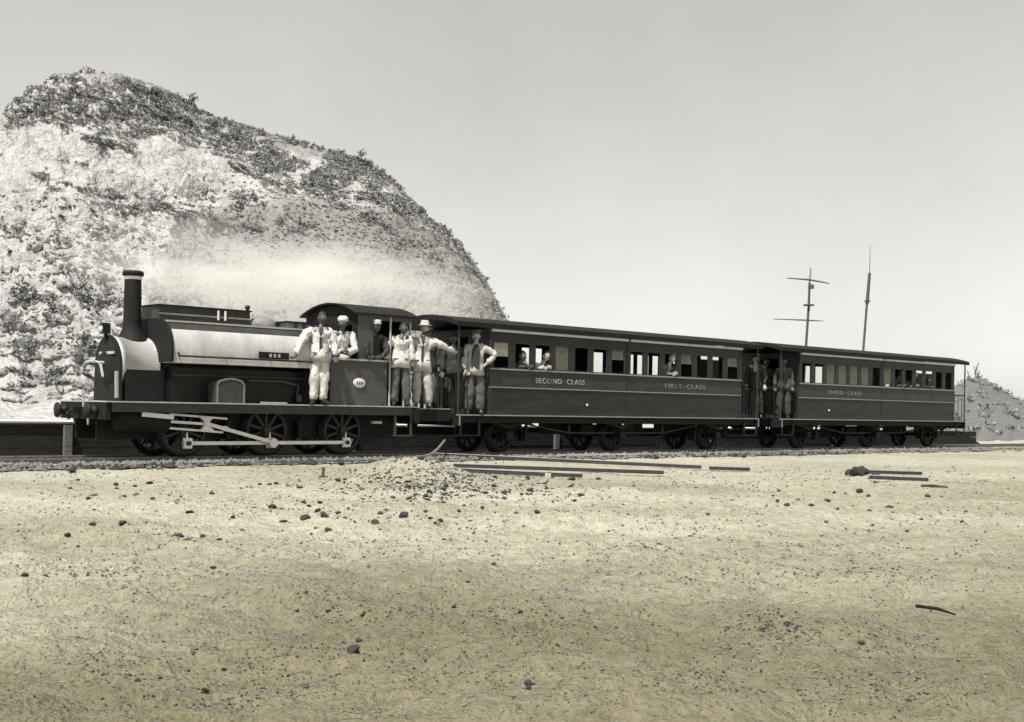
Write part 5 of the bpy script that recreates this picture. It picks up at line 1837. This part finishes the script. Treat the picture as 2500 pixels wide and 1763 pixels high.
# the rest of the scrub: one mass
allV, cnt = [], 0
small = bush_mesh(900, 26, M['leaf_m'], leaf=0.26)
sv = np.empty(len(small.vertices) * 3, np.float32)
small.vertices.foreach_get('co', sv)
sv = sv.reshape(-1, 3)
bpy.data.meshes.remove(small)
for k in range(8500):
    q = random.random()
    if q < 0.60:
        x = random.uniform(20, 1120)
        a_, b_ = veg_top(x), veg_bot(x)
        y = a_ + (b_ - a_) * random.random()
        s = random.uniform(0.12, 0.34)
        if vnoise(x * 0.022, y * 0.05) < 0.36 and x > 460:
            continue
    elif q < 0.64:                                         # fringe down the bare nose
        x = random.uniform(980, 1250)
        y = veg_top(x) + abs(random.gauss(0, 12)) * (1 if random.random() < .7 else 4)
        s = random.uniform(0.10, 0.34)
    elif q < 0.70:                                         # thin tufts below the thicket on the nose
        x = random.uniform(560, 1140)
        y = veg_bot(x) + abs(random.gauss(0, 50))
        s = random.uniform(0.08, 0.2)
    elif q < 0.83:
        x, y = random.uniform(10, 520), random.uniform(440, 960)
        s = random.uniform(0.10, 0.30)
        if vnoise(x * 0.03, y * 0.03) < 0.45 or (x > 330 and y > 590):
            continue
    else:                                                  # lines of tufts on the ledges
        l_ = random.choice(((80, 425, 300, 485), (230, 500, 480, 535), (360, 500, 640, 560), (200, 335, 330, 365), (560, 400, 720, 470), (700, 440, 960, 560), (960, 500, 1110, 570)))
        f_ = random.random()
        x, y = l_[0] + (l_[2] - l_[0]) * f_, l_[1] + (l_[3] - l_[1]) * f_ + random.gauss(0, 5)
        s = random.uniform(0.10, 0.26)
    p, bd = hill_at_image(x, y)
    if bd > 14:
        continue
    a_ = random.uniform(0, 6.28)
    c_, s_ = math.cos(a_), math.sin(a_)
    q_ = sv * s
    allV.append(np.stack([q_[:, 0] * c_ - q_[:, 1] * s_ + p[0], q_[:, 0] * s_ + q_[:, 1] * c_ + p[1], q_[:, 2] + p[2] - 0.03], 1))
allV = np.concatenate(allV, 0)
o = link_mesh('scrub', np_mesh('scrub', allV, np.arange(len(allV)).reshape(-1, 4), M['leaf_m']))
tag(o, 'sparse dry scrub and tufts covering the hillside', 'scrub', kind='stuff')
# rocks
for k in range(230):
    x, y = random.uniform(15, 420), random.choice((random.uniform(540, 960), random.uniform(640, 900)))
    if x > 330 and y > 600:
        continue
    p, bd = hill_at_image(x, y)
    if bd > 14:
        continue
    s = random.uniform(0.10, 0.30) * (0.7 + 0.6 * (p[1] - 25) / 50)
    o_ = link_mesh('boulder', random.choice(ST_L), None, (p[0], p[1], p[2] - 0.3 * s), (random.uniform(-.4, .4), random.uniform(-.4, .4), random.uniform(0, 6.3)), (s * random.uniform(.8, 1.4), s, s * random.uniform(.7, 1.1)))
    tag(o_, 'pale broken boulder on the rocky lower slope at left', 'boulder', 'boulders on the rocky slope')
rp, rs = [], []
for k in range(4200):
    q = random.random()
    if q < 0.75:
        x, y = random.uniform(5, 520), random.uniform(480, 990)
        if (x > 340 and y > 600) or vnoise(x * 0.03 + 9, y * 0.03) < 0.4:
            continue
        m_ = random.uniform(0.04, 0.12)
    else:
        x, y = random.uniform(500, 1120), random.uniform(440, 620)
        m_ = random.uniform(0.05, 0.13)
    p, bd = hill_at_image(x, y)
    if bd > 14:
        continue
    rp.append(p)
    rs.append(m_)
tag(link_mesh('scree', gravel_mesh(rp, rs, M['stone_m'], 'scree')), 'grey broken rock strewn over the cutting slope', 'scree', kind='stuff')
# bushes on the far mound
for (x, y, s) in ((2379, 955, 2.0), (2365, 965, 1.7), (2345, 962, 1.2)):
    p = at_depth(x, y + 14, 108)
    o_ = link_mesh('tree', BU[5], None, tuple(p - np.array([0, 0, 0.4])), (0, 0, x), (0.45, 0.45, s))
    tag(o_, {2379: 'tallest dark slender tree on the far mound right of the train', 2365: 'slender dark tree nearest the tail platform post', 2345: 'small dark tree seen through the tail platform of the last carriage'}[x], 'tree', 'trees on the far mound')
fv = []
for k in range(220):
    i, j = random.randrange(30, 118), random.randrange(4, 20)
    p = R_[j, i]
    s = random.uniform(0.3, 0.8)
    a_ = random.uniform(0, 6.28)
    c_, s_ = math.cos(a_), math.sin(a_)
    fv.append(np.stack([(sv[:, 0] * c_ - sv[:, 1] * s_) * s * 0.6, (sv[:, 0] * s_ + sv[:, 1] * c_) * s * 0.6, sv[:, 2] * s], 1) + p)
fv = np.concatenate(fv, 0)
tag(link_mesh('far_scrub', np_mesh('far_scrub', fv, np.arange(len(fv)).reshape(-1, 4), M['leaf_m'])), 'low scrub on the far mound beyond the tail of the train', 'scrub', kind='stuff')

# ================================================================== STEAM drifting back from the chimney
sm = MB().ball((0, 0, 0), 1, 1, 1, 24, 16).mesh('steam')
m, nt, b = new_mat('steam_vapour')
nt.nodes.remove(b)
out = nt.nodes['Material Output']
pv = nt.nodes.new('ShaderNodeVolumePrincipled')
pv.inputs['Color'].default_value = (0.98, 0.97, 0.94, 1)
pv.inputs['Anisotropy'].default_value = 0.2
tc = nt.nodes.new('ShaderNodeTexCoord')
ln = nt.nodes.new('ShaderNodeVectorMath')
ln.operation = 'LENGTH'
nt.links.new(tc.outputs['Object'], ln.inputs[0])
fo = nt.nodes.new('ShaderNodeMapRange')
fo.inputs['From Min'].default_value = 1.0
fo.inputs['From Max'].default_value = 0.25
fo.inputs['To Min'].default_value = 0.0
fo.inputs['To Max'].default_value = 1.0
nt.links.new(ln.outputs['Value'], fo.inputs[0])
nz = nt.nodes.new('ShaderNodeTexNoise')
nz.inputs['Scale'].default_value = 1.9
nz.inputs['Detail'].default_value = 4
nt.links.new(tc.outputs['Object'], nz.inputs['Vector'])
nr = nt.nodes.new('ShaderNodeMapRange')
nr.inputs['From Min'].default_value = 0.38
nr.inputs['From Max'].default_value = 0.62
nt.links.new(nz.outputs['Fac'], nr.inputs[0])
mu = nt.nodes.new('ShaderNodeMath')
mu.operation = 'MULTIPLY'
nt.links.new(fo.outputs[0], mu.inputs[0])
nt.links.new(nr.outputs[0], mu.inputs[1])
m2_ = nt.nodes.new('ShaderNodeMath')
m2_.operation = 'MULTIPLY'
m2_.inputs[1].default_value = 0.8
nt.links.new(mu.outputs[0], m2_.inputs[0])
nt.links.new(m2_.outputs[0], pv.inputs['Density'])
nt.links.new(pv.outputs[0], out.inputs['Volume'])
sm.materials.append(m)
pc = at_depth(690, 682, 31.0)
o = link_mesh('steam', sm, None, tuple(pc), (0, math.radians(4), math.radians(20)), (6.0, 2.6, 1.45))
tag(o, 'pale cloud of steam drifting back above the locomotive tank', 'steam', kind='stuff')
